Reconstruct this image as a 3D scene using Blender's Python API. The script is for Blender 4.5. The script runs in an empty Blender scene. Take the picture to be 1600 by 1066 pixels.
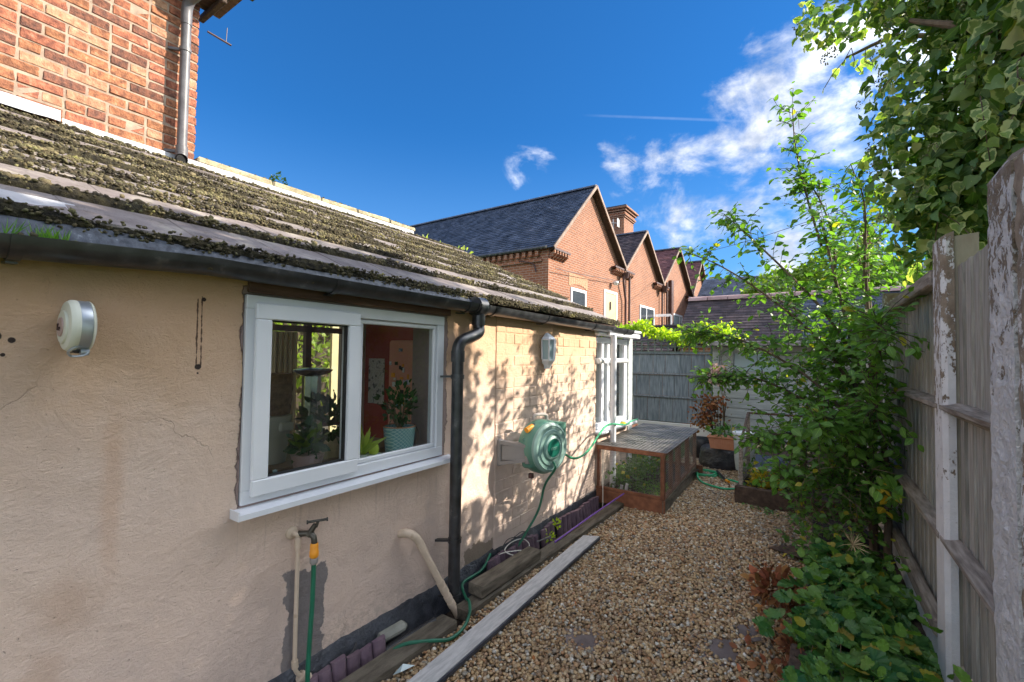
import bpy, math, random
import numpy as np
from mathutils import Vector, Matrix, Euler, noise
random.seed(7); rng = np.random.default_rng(7)
R = math.radians
SC = bpy.context.scene
COL = SC.collection
# ------------------------------------------------------------------ camera
yaw, pitch, roll, CAMH = R(33.6), R(1.75), R(0.85), 1.42
fwd = Vector((-math.sin(yaw)*math.cos(pitch), math.cos(yaw)*math.cos(pitch), math.sin(pitch)))
r0 = Vector((math.cos(yaw), math.sin(yaw), 0)); u0 = r0.cross(fwd)
rt = r0*math.cos(roll)+u0*math.sin(roll); up = u0*math.cos(roll)-r0*math.sin(roll)
cd = bpy.data.cameras.new('camera'); cam = bpy.data.objects.new('camera', cd); COL.objects.link(cam)
cam.matrix_world = Matrix(((rt.x, up.x, -fwd.x, 0), (rt.y, up.y, -fwd.y, 0), (rt.z, up.z, -fwd.z, CAMH), (0, 0, 0, 1)))
cd.sensor_width = 36; cd.lens = 16.0; cd.clip_start = .05; cd.clip_end = 2000
SC.camera = cam
# ------------------------------------------------------------------ light
SUNV = Vector((1, .7, .72)).normalized()
sun_el = math.asin(SUNV.z); sun_az = math.atan2(SUNV.x, SUNV.y)
sl = bpy.data.lights.new('sun', 'SUN'); sl.energy = 2.0; sl.angle = R(.6); sl.color = (1, .90, .76)
so = bpy.data.objects.new('sun', sl); COL.objects.link(so)
so.rotation_euler = SUNV.to_track_quat('Z', 'Y').to_euler(); so.location = (8, 6, 9)
SC.view_settings.view_transform = 'Standard'; SC.view_settings.look = 'None'
SC.view_settings.exposure = 2.42; SC.view_settings.gamma = 1; SC.view_settings.use_curve_mapping = False
SC.cycles.use_denoising = True; SC.cycles.max_bounces = 7; SC.cycles.transparent_max_bounces = 12
SC.cycles.diffuse_bounces = 4; SC.cycles.caustics_reflective = False; SC.cycles.caustics_refractive = False

# ------------------------------------------------------------------ node helper
class NT:
    def __init__(s, tree): s.t = tree; tree.nodes.clear()
    def n(s, typ, props=None, **ins):
        nd = s.t.nodes.new(typ)
        for k, v in (props or {}).items(): setattr(nd, k, v)
        for k, v in ins.items():
            key = int(k[1:]) if k[0] == 'i' and k[1:].isdigit() else k.replace('_', ' ')
            s.put(nd.inputs[key], v)
        return nd
    def put(s, sock, v):
        if isinstance(v, bpy.types.NodeSocket): s.t.links.new(v, sock)
        elif v is not None:
            if sock.type == 'RGBA' and len(v) == 3: v = (*v, 1)
            sock.default_value = v
    def m(s, op, a, b=0.0, c=None, clamp=False):
        nd = s.n('ShaderNodeMath', dict(operation=op, use_clamp=clamp), i0=a, i1=b)
        if c is not None: s.put(nd.inputs[2], c)
        return nd.outputs[0]
    def vm(s, op, a, b=(0, 0, 0)): 
        nd = s.n('ShaderNodeVectorMath', dict(operation=op), i0=a, i1=b); return nd.outputs[1] if op in ('DOT_PRODUCT', 'LENGTH', 'DISTANCE') else nd.outputs[0]
    def noise(s, vec, scale, detail=4, rough=.55, dist=0.0):
        return s.n('ShaderNodeTexNoise', Vector=vec, Scale=scale, Detail=detail, Roughness=rough, Distortion=dist).outputs[0]
    def mix(s, f, a, b, mode='MIX'):
        nd = s.n('ShaderNodeMix', dict(data_type='RGBA', blend_type=mode)); s.put(nd.inputs[0], f); s.put(nd.inputs[6], a); s.put(nd.inputs[7], b); return nd.outputs[2]
    def ramp(s, f, stops, interp='LINEAR'):
        nd = s.n('ShaderNodeValToRGB'); nd.color_ramp.interpolation = interp; e = nd.color_ramp.elements
        while len(e) < len(stops): e.new(.5)
        for el, (p, c) in zip(e, stops): el.position = p; el.color = (*c, 1) if len(c) == 3 else c
        s.put(nd.inputs[0], f); return nd.outputs[0]
    def step(s, v, a, b):
        return s.n('ShaderNodeMapRange', dict(interpolation_type='SMOOTHSTEP'), Value=v, From_Min=a, From_Max=b).outputs[0]
    def pos(s): return s.n('ShaderNodeNewGeometry').outputs['Position']
    def island(s): return s.n('ShaderNodeNewGeometry').outputs['Random Per Island']
    def orand(s): return s.n('ShaderNodeObjectInfo').outputs['Random']
    def bump(s, h, strength=.5, dist=.01, nrm=None):
        nd = s.n('ShaderNodeBump', Strength=strength, Distance=dist, Height=h)
        if nrm is not None: s.put(nd.inputs['Normal'], nrm)
        return nd.outputs[0]
    def out(s, col, rough=.8, nrm=None, metal=0.0, spec=.5, **kw):
        b = s.n('ShaderNodeBsdfPrincipled', Base_Color=col, Roughness=rough, Metallic=metal)
        b.inputs['Specular IOR Level'].default_value = spec
        for k, v in kw.items(): s.put(b.inputs[k.replace('_', ' ')], v)
        if nrm is not None: s.put(b.inputs['Normal'], nrm)
        s.t.links.new(b.outputs[0], s.n('ShaderNodeOutputMaterial').inputs[0]); return b

# ------------------------------------------------------------------ world
W = bpy.data.worlds.new('World'); SC.world = W; W.use_nodes = True
n = NT(W.node_tree)
sky = n.n('ShaderNodeTexSky', dict(sky_type='NISHITA', sun_disc=False, sun_elevation=sun_el, sun_rotation=sun_az, altitude=200, air_density=1.0, dust_density=.3, ozone_density=3.5))
gdir = n.n('ShaderNodeTexCoord').outputs['Generated']
def blob(px, py, w, h=None):
    d = (fwd + rt*((px-800)/711) - up*((py-533)/711)).normalized()
    a = n.vm('DOT_PRODUCT', gdir, tuple(d)); return n.step(a, math.cos(w), math.cos(w*.15))
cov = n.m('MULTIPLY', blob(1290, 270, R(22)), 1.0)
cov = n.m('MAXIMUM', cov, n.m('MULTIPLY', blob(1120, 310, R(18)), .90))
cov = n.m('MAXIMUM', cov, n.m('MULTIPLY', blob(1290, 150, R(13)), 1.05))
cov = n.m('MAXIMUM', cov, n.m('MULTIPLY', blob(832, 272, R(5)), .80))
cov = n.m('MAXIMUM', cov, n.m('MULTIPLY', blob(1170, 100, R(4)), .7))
cov = n.m('MAXIMUM', cov, n.m('MULTIPLY', n.step(n.noise(gdir, 2.0, 2), .30, .50), n.m('MULTIPLY', n.m('MAXIMUM', n.step(n.vm('DOT_PRODUCT', gdir, tuple((rt*.8-fwd*.6).normalized())), -.12, .25), n.step(n.vm('DOT_PRODUCT', gdir, tuple(-fwd)), -.42, -.05)), 1.5)))  # cloud cover outside the view, added to brighten the shaded side
wv = n.vm('MULTIPLY', gdir, (1, 1, 1.5))
n1 = n.noise(wv, 7.5, 9, .60, .25)
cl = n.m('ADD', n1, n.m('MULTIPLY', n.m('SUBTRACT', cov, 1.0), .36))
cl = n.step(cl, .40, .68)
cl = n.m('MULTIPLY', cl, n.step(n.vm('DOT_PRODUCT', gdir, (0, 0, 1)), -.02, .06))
skc = n.mix(1.0, sky.outputs[0], (.045, .150, .245), 'MULTIPLY')
skc = n.mix(.2, skc, (.04, .30, .85))
skc = n.mix(n.m('MULTIPLY', n.m('SUBTRACT', 1.0, n.step(n.vm('DOT_PRODUCT', gdir, (0, 0, 1)), -.05, .46)), .60), skc, (.44, .84, 1.42))
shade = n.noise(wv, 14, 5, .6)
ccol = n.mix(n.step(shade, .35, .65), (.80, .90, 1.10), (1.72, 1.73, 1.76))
ccol = n.mix(1.0, ccol, n.mix(n.step(n.vm('DOT_PRODUCT', gdir, tuple(SUNV)), .62, .97), (1, 1, 1), (5.6, 5.5, 5.3)), 'MULTIPLY')  # clouds near the sun boosted so they light the wall
ccol = n.mix(1.0, ccol, n.mix(n.step(n.vm('DOT_PRODUCT', gdir, tuple(-SUNV)), -.45, .1), (1, 1, 1), (2.0, 2.0, 2.0)), 'MULTIPLY')  # clouds away from the sun boosted to fill the shade
# a thin vapour trail
td1 = (fwd + rt*((960-800)/711) - up*((182-533)/711)).normalized(); td2 = (fwd + rt*((1175-800)/711) - up*((190-533)/711)).normalized()
tn = td1.cross(td2).normalized(); tm = (td1+td2).normalized()
tl = n.m('SUBTRACT', 1.0, n.step(n.m('ABSOLUTE', n.vm('DOT_PRODUCT', gdir, tuple(tn))), .0005, .0035))
tl = n.m('MULTIPLY', tl, n.step(n.vm('DOT_PRODUCT', gdir, tuple(tm)), math.cos(R(11)), math.cos(R(6))))
tl = n.m('MULTIPLY', tl, n.m('MULTIPLY', n.noise(gdir, 30, 3), .5))
skc = n.mix(n.m('MULTIPLY', tl, .5), skc, (.9, 1.1, 1.5))
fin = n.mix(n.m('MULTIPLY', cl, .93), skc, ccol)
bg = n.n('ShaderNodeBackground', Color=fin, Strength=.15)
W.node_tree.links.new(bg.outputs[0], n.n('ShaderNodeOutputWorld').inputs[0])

# ------------------------------------------------------------------ materials
MAT = {}
def newmat(name):
    m = bpy.data.materials.new(name); m.use_nodes = True; MAT[name] = m; return m, NT(m.node_tree)
def pm(name, c1, c2, scale=8, rough=.8, bump=.3, bscale=60, bdist=.004, rnd=.25, src='object', stretch=(1, 1, 1), c3=None, metal=0.0, spec=.4, hue=.0, lo=.35, hi=.65, **kw):
    """two-tone noise material with variation per object or per mesh island"""
    m, n = newmat(name)
    v = n.vm('MULTIPLY', n.pos(), stretch)
    f = n.noise(v, scale, 5)
    stops = [(lo, c1), (hi, c2)]
    if c3: stops.append((min(.95, hi+.14), c3))
    col = n.ramp(f, stops)
    r = n.orand() if src == 'object' else n.island()
    hs = n.n('ShaderNodeHueSaturation', Color=col, Value=n.m('MULTIPLY_ADD', r, rnd*2, 1-rnd))
    if hue: n.put(hs.inputs['Hue'], n.m('MULTIPLY_ADD', n.m('FRACT', n.m('MULTIPLY', r, 7.31)), hue*2, .5-hue))
    nr = n.bump(n.noise(v, bscale, 6, .65), bump, bdist) if bump else None
    n.out(hs.outputs[0], rough, nr, metal, spec, **kw)
    return m
# --- painted render of the extension wall
def render_mat(name, patches):
    m, n = newmat(name)
    p = n.pos(); s = n.n('ShaderNodeSeparateXYZ', i0=p); y, z = s.outputs[1], s.outputs[2]
    big = n.noise(p, 1.3, 4, .6); mid = n.noise(p, 5.5, 6, .6)
    col = n.ramp(big, [(.3, (.60, .455, .37)), (.5, (.71, .545, .445)), (.7, (.76, .575, .455))])
    col = n.mix(n.m('MULTIPLY', n.step(mid, .55, .8), .35), col, (.46, .38, .34))
    # warmer, more orange tone towards the top
    col = n.mix(n.m('MULTIPLY', n.step(n.m('ADD', z, n.m('MULTIPLY', mid, .5)), 1.15, 1.85), .68), col, (.60, .355, .185))
    # greyer towards the bottom
    col = n.mix(n.m('MULTIPLY', n.m('SUBTRACT', 1, n.step(n.m('ADD', z, n.m('MULTIPLY', big, .7)), .35, 1.15)), .38), col, (.47, .41, .39))
    if patches:
        def gauss(cy, cz, ry, rz, lo, hi, ns=9, amp=.9):
            a = n.m('DIVIDE', n.m('SUBTRACT', y, cy), ry); b = n.m('DIVIDE', n.m('SUBTRACT', z, cz), rz)
            d = n.m('SQRT', n.m('ADD', n.m('MULTIPLY', a, a), n.m('MULTIPLY', b, b)))
            d = n.m('ADD', d, n.m('MULTIPLY', n.m('SUBTRACT', n.noise(p, ns, 5, .6), .5), amp))
            return n.m('SUBTRACT', 1, n.step(d, lo, hi))
        def rectd(y0, y1, z0, z1):
            a = n.m('SUBTRACT', n.m('ABSOLUTE', n.m('SUBTRACT', y, (y0+y1)/2)), (y1-y0)/2)
            b = n.m('SUBTRACT', n.m('ABSOLUTE', n.m('SUBTRACT', z, (z0+z1)/2)), (z1-z0)/2)
            return n.m('MAXIMUM', a, b)
        # rusty vertical run stains on the left
        col = n.mix(n.m('MULTIPLY', gauss(.50, .98, .03, .28, .3, 1.3, 14, 1.3), .30), col, (.56, .31, .17))
        col = n.mix(n.m('MULTIPLY', gauss(.41, .68, .07, .10, .3, 1.3, 18, 1.5), .32), col, (.42, .25, .15))
        col = n.mix(n.m('MULTIPLY', gauss(.37, .50, .05, .08, .3, 1.3, 18, 1.5), .28), col, (.42, .25, .15))
        # bare mortar round the window opening
        wd = n.m('ADD', rectd(.872, 2.01, .815, 1.66), n.m('ADD', n.m('MULTIPLY', n.m('SUBTRACT', n.noise(p, 5, 3, .6), .5), .085), n.m('MULTIPLY', n.m('SUBTRACT', n.noise(p, 30, 5, .6), .5), .035)))
        wm = n.m('SUBTRACT', 1, n.step(wd, .004, .008))
        col = n.mix(wm, col, n.mix(n.noise(p, 40, 4), (.27, .20, .19), (.37, .28, .25)))
        edge = n.m('MULTIPLY', n.step(wd, .002, .005), n.m('SUBTRACT', 1, n.step(wd, .006, .012)))
        col = n.mix(n.m('MULTIPLY', edge, .7), col, (.16, .10, .09))
        # dark cement patch behind the tap pipe
        pd = n.m('ADD', rectd(1.07, 1.25, -.2, .50), n.m('MULTIPLY', n.m('SUBTRACT', n.noise(p, 8, 5, .6), .5), .16))
        pmk = n.m('SUBTRACT', 1, n.step(pd, .0, .008))
        col = n.mix(n.m('MULTIPLY', pmk, .9), col, n.mix(n.noise(p, 30, 4), (.10, .10, .11), (.22, .20, .20)))
        # patch of old render by the plinth
        qd = n.m('ADD', rectd(2.22, 2.51, .0, .20), n.m('MULTIPLY', n.m('SUBTRACT', n.noise(p, 6, 5, .6), .5), .16))
        col = n.mix(n.m('SUBTRACT', 1, n.step(qd, .0, .006)), col, (.28, .22, .17))
        # twin dark drips with a blob at the end
        for cy, z0, z1 in ((.716, 1.37, 1.60), (.730, 1.36, 1.61)):
            dd = n.m('ADD', rectd(cy-.0006, cy+.0006, z0, z1), n.m('MULTIPLY', n.m('SUBTRACT', n.noise(p, 55, 3), .5), .009))
            col = n.mix(n.m('MULTIPLY', n.m('SUBTRACT', 1, n.step(dd, .0005, .0022)), .9), col, (.07, .03, .02))
        for cy, cz, ry in ((.722, 1.362, .012), (.735, 1.60, .009), (.20, 1.50, .02), (.245, 1.45, .014), (.275, 1.44, .009), (.205, 1.375, .012), (.26, 1.40, .006), (.722, 1.34, .004)):
            col = n.mix(gauss(cy, cz, ry, ry, .7, .95, 60, .5), col, (.05, .035, .03))
        # grime runs below the sill and splashback above the plinth
        run = n.step(n.noise(n.vm('MULTIPLY', p, (1, 22, 1.2)), 2.2, 3), .52, .72)
        run = n.m('MULTIPLY', run, n.m('MULTIPLY', n.step(z, .48, .80), n.m('SUBTRACT', 1, n.step(rectd(.86, 2.04, .3, .80), .0, .02))))
        col = n.mix(n.m('MULTIPLY', run, .30), col, (.25, .18, .14))
        sp = n.m('MULTIPLY', n.m('SUBTRACT', 1, n.step(z, .10, .34)), n.step(n.noise(p, 26, 5, .7), .42, .62))
        col = n.mix(n.m('MULTIPLY', sp, .30), col, (.24, .19, .15))
        # hairline cracks
        vc = n.vm('ADD', n.vm('MULTIPLY', p, (1, 1, .6)), n.n('ShaderNodeCombineXYZ', i1=n.m('MULTIPLY', n.noise(p, 5, 5), .25), i2=n.m('MULTIPLY', n.noise(p, 4, 5), .2)).outputs[0])
        vo = n.n('ShaderNodeTexVoronoi', dict(feature='DISTANCE_TO_EDGE'), Vector=vc, Scale=1.25).outputs['Distance']
        ck = n.m('MULTIPLY', n.m('SUBTRACT', 1, n.step(vo, .0006, .0026)), n.step(n.noise(p, 2.3, 2), .50, .62))
        col = n.mix(n.m('MULTIPLY', ck, .22), col, (.2, .14, .11))
    pits = n.step(n.noise(p, 85, 2), .70, .76)
    col = n.mix(n.m('MULTIPLY', pits, .25), col, (.33, .26, .22))
    h1 = n.noise(p, 34, 8, .7, 1.2); h2 = n.noise(n.vm('MULTIPLY', p, (1, .35, 1.1)), 90, 6, .7, 2.0)
    h = n.m('ADD', n.m('MULTIPLY', h1, .6), n.m('MULTIPLY', h2, .5))
    h = n.m('ADD', h, n.m('MULTIPLY', n.noise(p, 6, 5, .6, 1.5), 1.2))
    h = n.m('SUBTRACT', h, n.m('MULTIPLY', pits, .5))
    if patches:
        h = n.m('SUBTRACT', h, n.m('MULTIPLY', wm, 1.3)); h = n.m('SUBTRACT', h, n.m('MULTIPLY', ck, .25))
    n.out(col, .86, n.bump(h, .85, .011), spec=.25)
    return m
render_mat('painted_render', True); render_mat('painted_brick', False)
pm('bitumen', (.012, .014, .02), (.05, .055, .07), 12, .42, .9, 40, .012, .1, spec=.6)
pm('old_brick', (.17, .065, .04), (.37, .145, .075), 26, .9, 1, 70, .010, .17, c3=(.45, .24, .15), hue=.008, lo=.33, hi=.58)
pm('buff_brick', (.30, .14, .08), (.46, .28, .17), 26, .9, 1, 70, .008, .12, c3=(.62, .46, .30))
pm('dark_brick', (.09, .045, .035), (.25, .10, .06), 30, .9, 1, 70, .010, .18, c3=(.42, .20, .12))
pm('mortar', (.27, .20, .15), (.39, .31, .235), 14, .95, .8, 70, .004, .05)
pm('lead', (.30, .31, .33), (.50, .50, .51), 7, .55, .35, 30, .004, .1)
pm('felt', (.035, .042, .06), (.10, .115, .15), 45, .5, .5, 300, .002, .05, c3=(.40, .44, .50), hi=.64)
pm('gutter_black', (.012, .013, .015), (.04, .042, .046), 13, .33, .2, 60, .002, .1, spec=.7, c3=(.16, .155, .15), hi=.6)
pm('pipe_grey', (.09, .085, .09), (.14, .135, .14), 9, .4, .1, 60, .002, .1)
pm('fascia_wood', (.07, .038, .028), (.15, .085, .06), 9, .7, .5, 60, .004, .1, stretch=(4, .5, 4), c3=(.28, .2, .16))
pm('pvc_white', (.70, .72, .76), (.78, .79, .82), 3, .28, .04, 50, .001, .03, spec=.5)
pm('seal', (.015, .015, .018), (.03, .03, .03), 5, .5, 0, rnd=0)
pm('pipe_cream', (.50, .40, .30), (.60, .48, .37), 14, .55, .25, 60, .002, .05, c3=(.38, .27, .18))
pm('stone_coping', (.26, .22, .13), (.45, .39, .26), 14, .95, .9, 50, .01, .12, c3=(.16, .15, .06))
pm('concrete', (.26, .22, .155), (.42, .375, .285), 9, .92, .7, 80, .004, .08, stretch=(1, 1, .3), c3=(.28, .23, .17))
pm('timber_dark', (.045, .028, .02), (.10, .065, .045), 9, .8, .7, 60, .006, .2, stretch=(3, 3, 3), c3=(.2, .15, .1))
pm('timber_red', (.13, .05, .025), (.24, .10, .05), 8, .7, .6, 60, .004, .25, stretch=(2, 2, 2), c3=(.07, .03, .02))
pm('sleeper', (.075, .062, .045), (.17, .145, .11), 8, .9, .9, 50, .008, .15, stretch=(4, .8, 4), c3=(.10, .11, .05))
pm('board_white', (.36, .355, .35), (.52, .51, .50), 14, .6, .5, 50, .003, .03, stretch=(6, .8, 1), c3=(.33, .31, .29))
pm('board_edge', (.03, .033, .045), (.07, .075, .09), 12, .6, .4, 60, .003, .03)
pm('edging_plum', (.10, .065, .09), (.17, .115, .14), 10, .75, .5, 60, .004, .25)
pm('soil', (.035, .024, .018), (.09, .065, .045), 25, .95, 1, 90, .02, .1)
pm('gravel_base', (.16, .11, .07), (.32, .24, .16), 60, .95, 1, 140, .02, .1, c3=(.10, .07, .05))
pm('grass', (.04, .07, .015), (.09, .13, .03), 5, .9, 1, 80, .03, .1)
pm('slab', (.12, .095, .09), (.19, .155, .145), 10, .85, .4, 80, .003, .1)
pm('moss', (.055, .046, .030), (.20, .172, .085), 5, .95, 1, 400, .006, .55, 'island', c3=(.34, .32, .09), hue=.02, lo=.38, hi=.62)
pm('moss_mat', (.018, .015, .010), (.09, .075, .035), 45, .95, 1, 300, .02, .1)
pm('hose_green', (.01, .10, .055), (.02, .16, .09), 8, .4, .1, 80, .001, .05)
pm('hose_bright', (.04, .34, .15), (.07, .44, .22), 8, .4, .1, 80, .001, .05)
pm('reel_green', (.07, .19, .145), (.11, .26, .20), 5, .42, .06, 50, .001, .03)
pm('reel_pale', (.18, .31, .275), (.26, .39, .35), 5, .42, .06, 50, .001, .03)
pm('reel_dark', (.01, .13, .09), (.015, .17, .12), 5, .35, .04, 50, .001, .03)
pm('plastic_grey', (.24, .22, .21), (.31, .29, .27), 5, .5, .1, 60, .001, .03)
pm('plastic_black', (.012, .012, .014), (.03, .03, .032), 5, .4, .1, 60, .002, .05)
pm('bag_black', (.012, .013, .018), (.035, .037, .045), 5, .38, .9, 14, .03, .05, spec=.7)
pm('plastic_orange', (.75, .28, .02), (.85, .36, .03), 5, .4, .05, 50, .001, .03)
pm('plastic_cream', (.60, .60, .50), (.66, .66, .56), 5, .45, .05, 50, .001, .03)
pm('metal_silver', (.36, .39, .42), (.44, .47, .50), 5, .35, .05, 50, .001, .03, metal=.6)
pm('brass_dark', (.05, .05, .045), (.12, .11, .09), 12, .4, .3, 60, .002, .05, metal=.7)
pm('cable_white', (.55, .53, .48), (.65, .62, .56), 8, .5, 0, rnd=0)
pm('pole_purple', (.17, .07, .34), (.22, .10, .42), 8, .4, 0, rnd=0)
pm('terracotta', (.46, .19, .10), (.52, .24, .14), 9, .85, .3, 60, .003, .05)
pm('fence_grey', (.25, .235, .195), (.43, .41, .36), 11, .85, .8, 70, .005, .16, stretch=(5, 5, .45), c3=(.42, .38, .27))
pm('rail_wood', (.17, .14, .115), (.38, .33, .28), 11, .85, .9, 60, .006, .1, stretch=(5, .5, 5), c3=(.36, .30, .28))
pm('fence_back', (.13, .165, .19), (.25, .29, .325), 9, .85, .6, 60, .004, .10, stretch=(4, 4, .5), c3=(.31, .34, .35))
pm('trellis_green', (.10, .13, .12), (.18, .21, .19), 9, .85, .4, 60, .003, .10)
pm('post_green', (.03, .06, .055), (.06, .10, .085), 9, .8, .4, 60, .003, .10)
pm('shed_board', (.34, .37, .36), (.46, .49, .48), 7, .8, .5, 60, .004, .08, stretch=(.6, 1, 4), c3=(.3, .32, .3))
pm('shed_roof', (.17, .16, .15), (.34, .33, .32), 6, .85, .4, 60, .004, .05)
pm('bark', (.10, .07, .045), (.20, .15, .10), 20, .9, .9, 60, .006, .1, stretch=(1, 1, .4))
pm('bark_dark', (.05, .035, .028), (.11, .08, .06), 20, .9, .9, 60, .006, .1)
pm('slate', (.030, .040, .065), (.07, .085, .125), 3, .55, .5, 60, .004, .35, 'island', c3=(.12, .12, .15))
pm('tile_brown', (.038, .030, .036), (.078, .056, .060), 4, .7, .5, 60, .004, .4, 'island', c3=(.13, .075, .065))
pm('tile_plum', (.11, .05, .055), (.18, .08, .08), 4, .7, .5, 60, .004, .3, 'island')
pm('ridge_tile', (.28, .18, .18), (.40, .28, .27), 5, .75, .5, 60, .004, .15)
pm('barge', (.20, .14, .11), (.30, .22, .17), 4, .8, .2, 60, .003, .05)
pm('iron_brown', (.05, .025, .022), (.09, .045, .04), 4, .5, .2, 60, .003, .05)
pm('ceramic_white', (.62, .62, .6), (.7, .7, .68), 4, .25, 0, rnd=.03)
pm('ceramic_pink', (.42, .29, .26), (.50, .36, .33), 4, .4, .05, rnd=.03)
pm('wall_red', (.30, .045, .035), (.38, .065, .05), 3, .7, .1, rnd=.02)
pm('wall_pink', (.65, .28, .20), (.72, .36, .27), 3, .7, .1, rnd=.02)
pm('wall_pale', (.62, .58, .52), (.70, .66, .60), 3, .8, .1, rnd=.02)
pm('floor_wood', (.18, .11, .07), (.28, .18, .11), 6, .5, .2, rnd=.05)
pm('paper', (.55, .5, .42), (.7, .66, .58), 20, .7, 0, rnd=.2, c3=(.15, .14, .14), lo=.45, hi=.5)
pm('magnet', (.1, .25, .4), (.7, .7, .65), 40, .5, 0, rnd=.5, hue=.3)
pm('frame_brown', (.13, .09, .07), (.20, .14, .11), 5, .5, .1, rnd=.03)
pm('basket', (.22, .13, .07), (.40, .26, .15), 30, .8, 1, 90, .01, .05)
pm('cloth_cream', (.62, .50, .28), (.72, .60, .36), 3, .8, .1, rnd=.03)
pm('steel', (.35, .35, .35), (.5, .5, .5), 3, .2, 0, metal=.9, rnd=.03)
pm('stone_lump', (.18, .18, .155), (.26, .26, .225), 12, .9, .6, 60, .004, .1)
pm('dry_leaf', (.16, .06, .02), (.34, .14, .05), 6, .8, 0, rnd=.35, src='island', hue=.02)
pm('petal_dry', (.50, .36, .31), (.66, .50, .44), 6, .8, 0, rnd=.2, src='island')
pm('seed_head', (.09, .11, .05), (.22, .24, .11), 9, .8, 0, rnd=.3, src='island')
pm('straw', (.40, .30, .15), (.55, .44, .25), 6, .8, 0, rnd=.3, src='island')
pm('wire_grey', (.22, .22, .21), (.34, .33, .32), 6, .5, 0, metal=.4, rnd=.05)

def wash_mat(name, thr, zsh, rough=0):
    """white masonry paint flaking off brown weathered concrete"""
    m, n = newmat(name); p = n.pos(); z = n.n('ShaderNodeSeparateXYZ', i0=p).outputs[2]
    f = n.noise(n.vm('MULTIPLY', p, (1, 1, .55)), 26, 7, .72)
    t = n.m('ADD', f, n.m('MULTIPLY', n.m('SUBTRACT', z, 1.3), zsh))
    k = n.step(t, thr, thr+.015)
    sub = n.ramp(n.noise(p, 20, 6), [(.3, (.17, .125, .085)), (.7, (.33, .27, .20))])
    wh = n.ramp(n.noise(p, 9, 4), [(.3, (.64, .63, .62)), (.7, (.75, .74, .73))])
    h = n.m('ADD', n.m('MULTIPLY', n.m('SUBTRACT', 1, k), 1.0), n.m('MULTIPLY', n.noise(p, 60, 6, .7), 1.2))
    if rough: h = n.m('ADD', n.m('MULTIPLY', h, .5), n.m('MULTIPLY', n.noise(p, 42, 5, .6, .8), 2.2))
    n.out(n.mix(k, wh, sub), .85, n.bump(h, .9 if rough else .8, .014 if rough else .006))
wash_mat('whitewash_rough', .60, .24, 1); wash_mat('whitewash_post', .545, .16); wash_mat('whitewash_bare', .47, .10)

def leafmat(name, dark, light, edge=None, spot=None, trans=.35, rough=.45, edge_lo=.68, yellow=.04, gain=1.0):
    m, n = newmat(name)
    uv = n.n('ShaderNodeSeparateXYZ', i0=n.n('ShaderNodeTexCoord').outputs['UV'])
    e, v = uv.outputs[0], uv.outputs[1]; r = n.island()
    col = n.mix(n.m('MULTIPLY_ADD', n.noise(n.pos(), 60, 3), .5, n.m('MULTIPLY', n.m('SUBTRACT', r, .25), 1.0), clamp=True), dark, light)
    col = n.mix(n.m('MULTIPLY', n.m('SUBTRACT', 1, n.step(e, .02, .10)), .45), col, tuple(min(1, c*2.2) for c in light))
    if edge:
        k = n.m('ADD', e, n.m('MULTIPLY', n.m('SUBTRACT', n.noise(n.pos(), 48, 3), .5), 1.5))
        k = n.m('MULTIPLY', n.step(k, edge_lo, edge_lo+.16), .85)
        k = n.m('MULTIPLY', k, n.step(n.m('FRACT', n.m('MULTIPLY', r, 13.7)), .22, .34))
        col = n.mix(k, col, edge)
    if spot: col = n.mix(n.step(n.m('FRACT', n.m('MULTIPLY', r, 31.3)), 1-yellow-.01, 1-yellow), col, spot)
    hs = n.n('ShaderNodeHueSaturation', Color=col, Value=n.m('MULTIPLY_ADD', n.noise(n.pos(), 3.0, 2), .9*gain, .55*gain))
    nr = n.bump(n.noise(n.pos(), 90, 3), .25, .003)
    b = n.n('ShaderNodeBsdfPrincipled', Base_Color=hs.outputs[0], Roughness=rough, Normal=nr)
    b.inputs['Specular IOR Level'].default_value = .45
    tcol = n.mix(1.0, hs.outputs[0], (1.5, 1.7, .5), 'MULTIPLY')
    t = n.n('ShaderNodeBsdfTranslucent', Color=tcol)
    mx = n.n('ShaderNodeMixShader', i0=trans); m.node_tree.links.new(b.outputs[0], mx.inputs[1]); m.node_tree.links.new(t.outputs[0], mx.inputs[2])
    m.node_tree.links.new(mx.outputs[0], n.n('ShaderNodeOutputMaterial').inputs[0]); return m
leafmat('leaf_shrub', (.08, .18, .035), (.16, .30, .06), spot=(.36, .34, .04), yellow=.02, trans=.45)
leafmat('leaf_shrub_low', (.05, .12, .02), (.10, .20, .04), spot=(.38, .32, .03), yellow=.03, trans=.4)
leafmat('leaf_ivy', (.11, .20, .055), (.24, .34, .09), edge=(.52, .56, .25), spot=(.44, .47, .17), yellow=.13, trans=.45)
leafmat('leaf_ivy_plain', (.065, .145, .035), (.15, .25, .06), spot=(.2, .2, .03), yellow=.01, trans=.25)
leafmat('leaf_berry', (.03, .12, .03), (.13, .25, .06), spot=(.36, .30, .05), yellow=.05, trans=.3, rough=.38)
leafmat('leaf_climber', (.24, .36, .03), (.42, .52, .05), trans=.5)
leafmat('leaf_tree', (.10, .17, .03), (.20, .29, .05), trans=.45)
leafmat('leaf_house', (.02, .06, .02), (.05, .11, .04), trans=.3)
leafmat('leaf_lit', (.22, .30, .06), (.45, .50, .12), trans=.5)
leafmat('leaf_yellow', (.40, .26, .02), (.50, .38, .04), trans=.4)
leafmat('leaf_grass', (.10, .26, .03), (.22, .42, .06), trans=.5)

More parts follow.
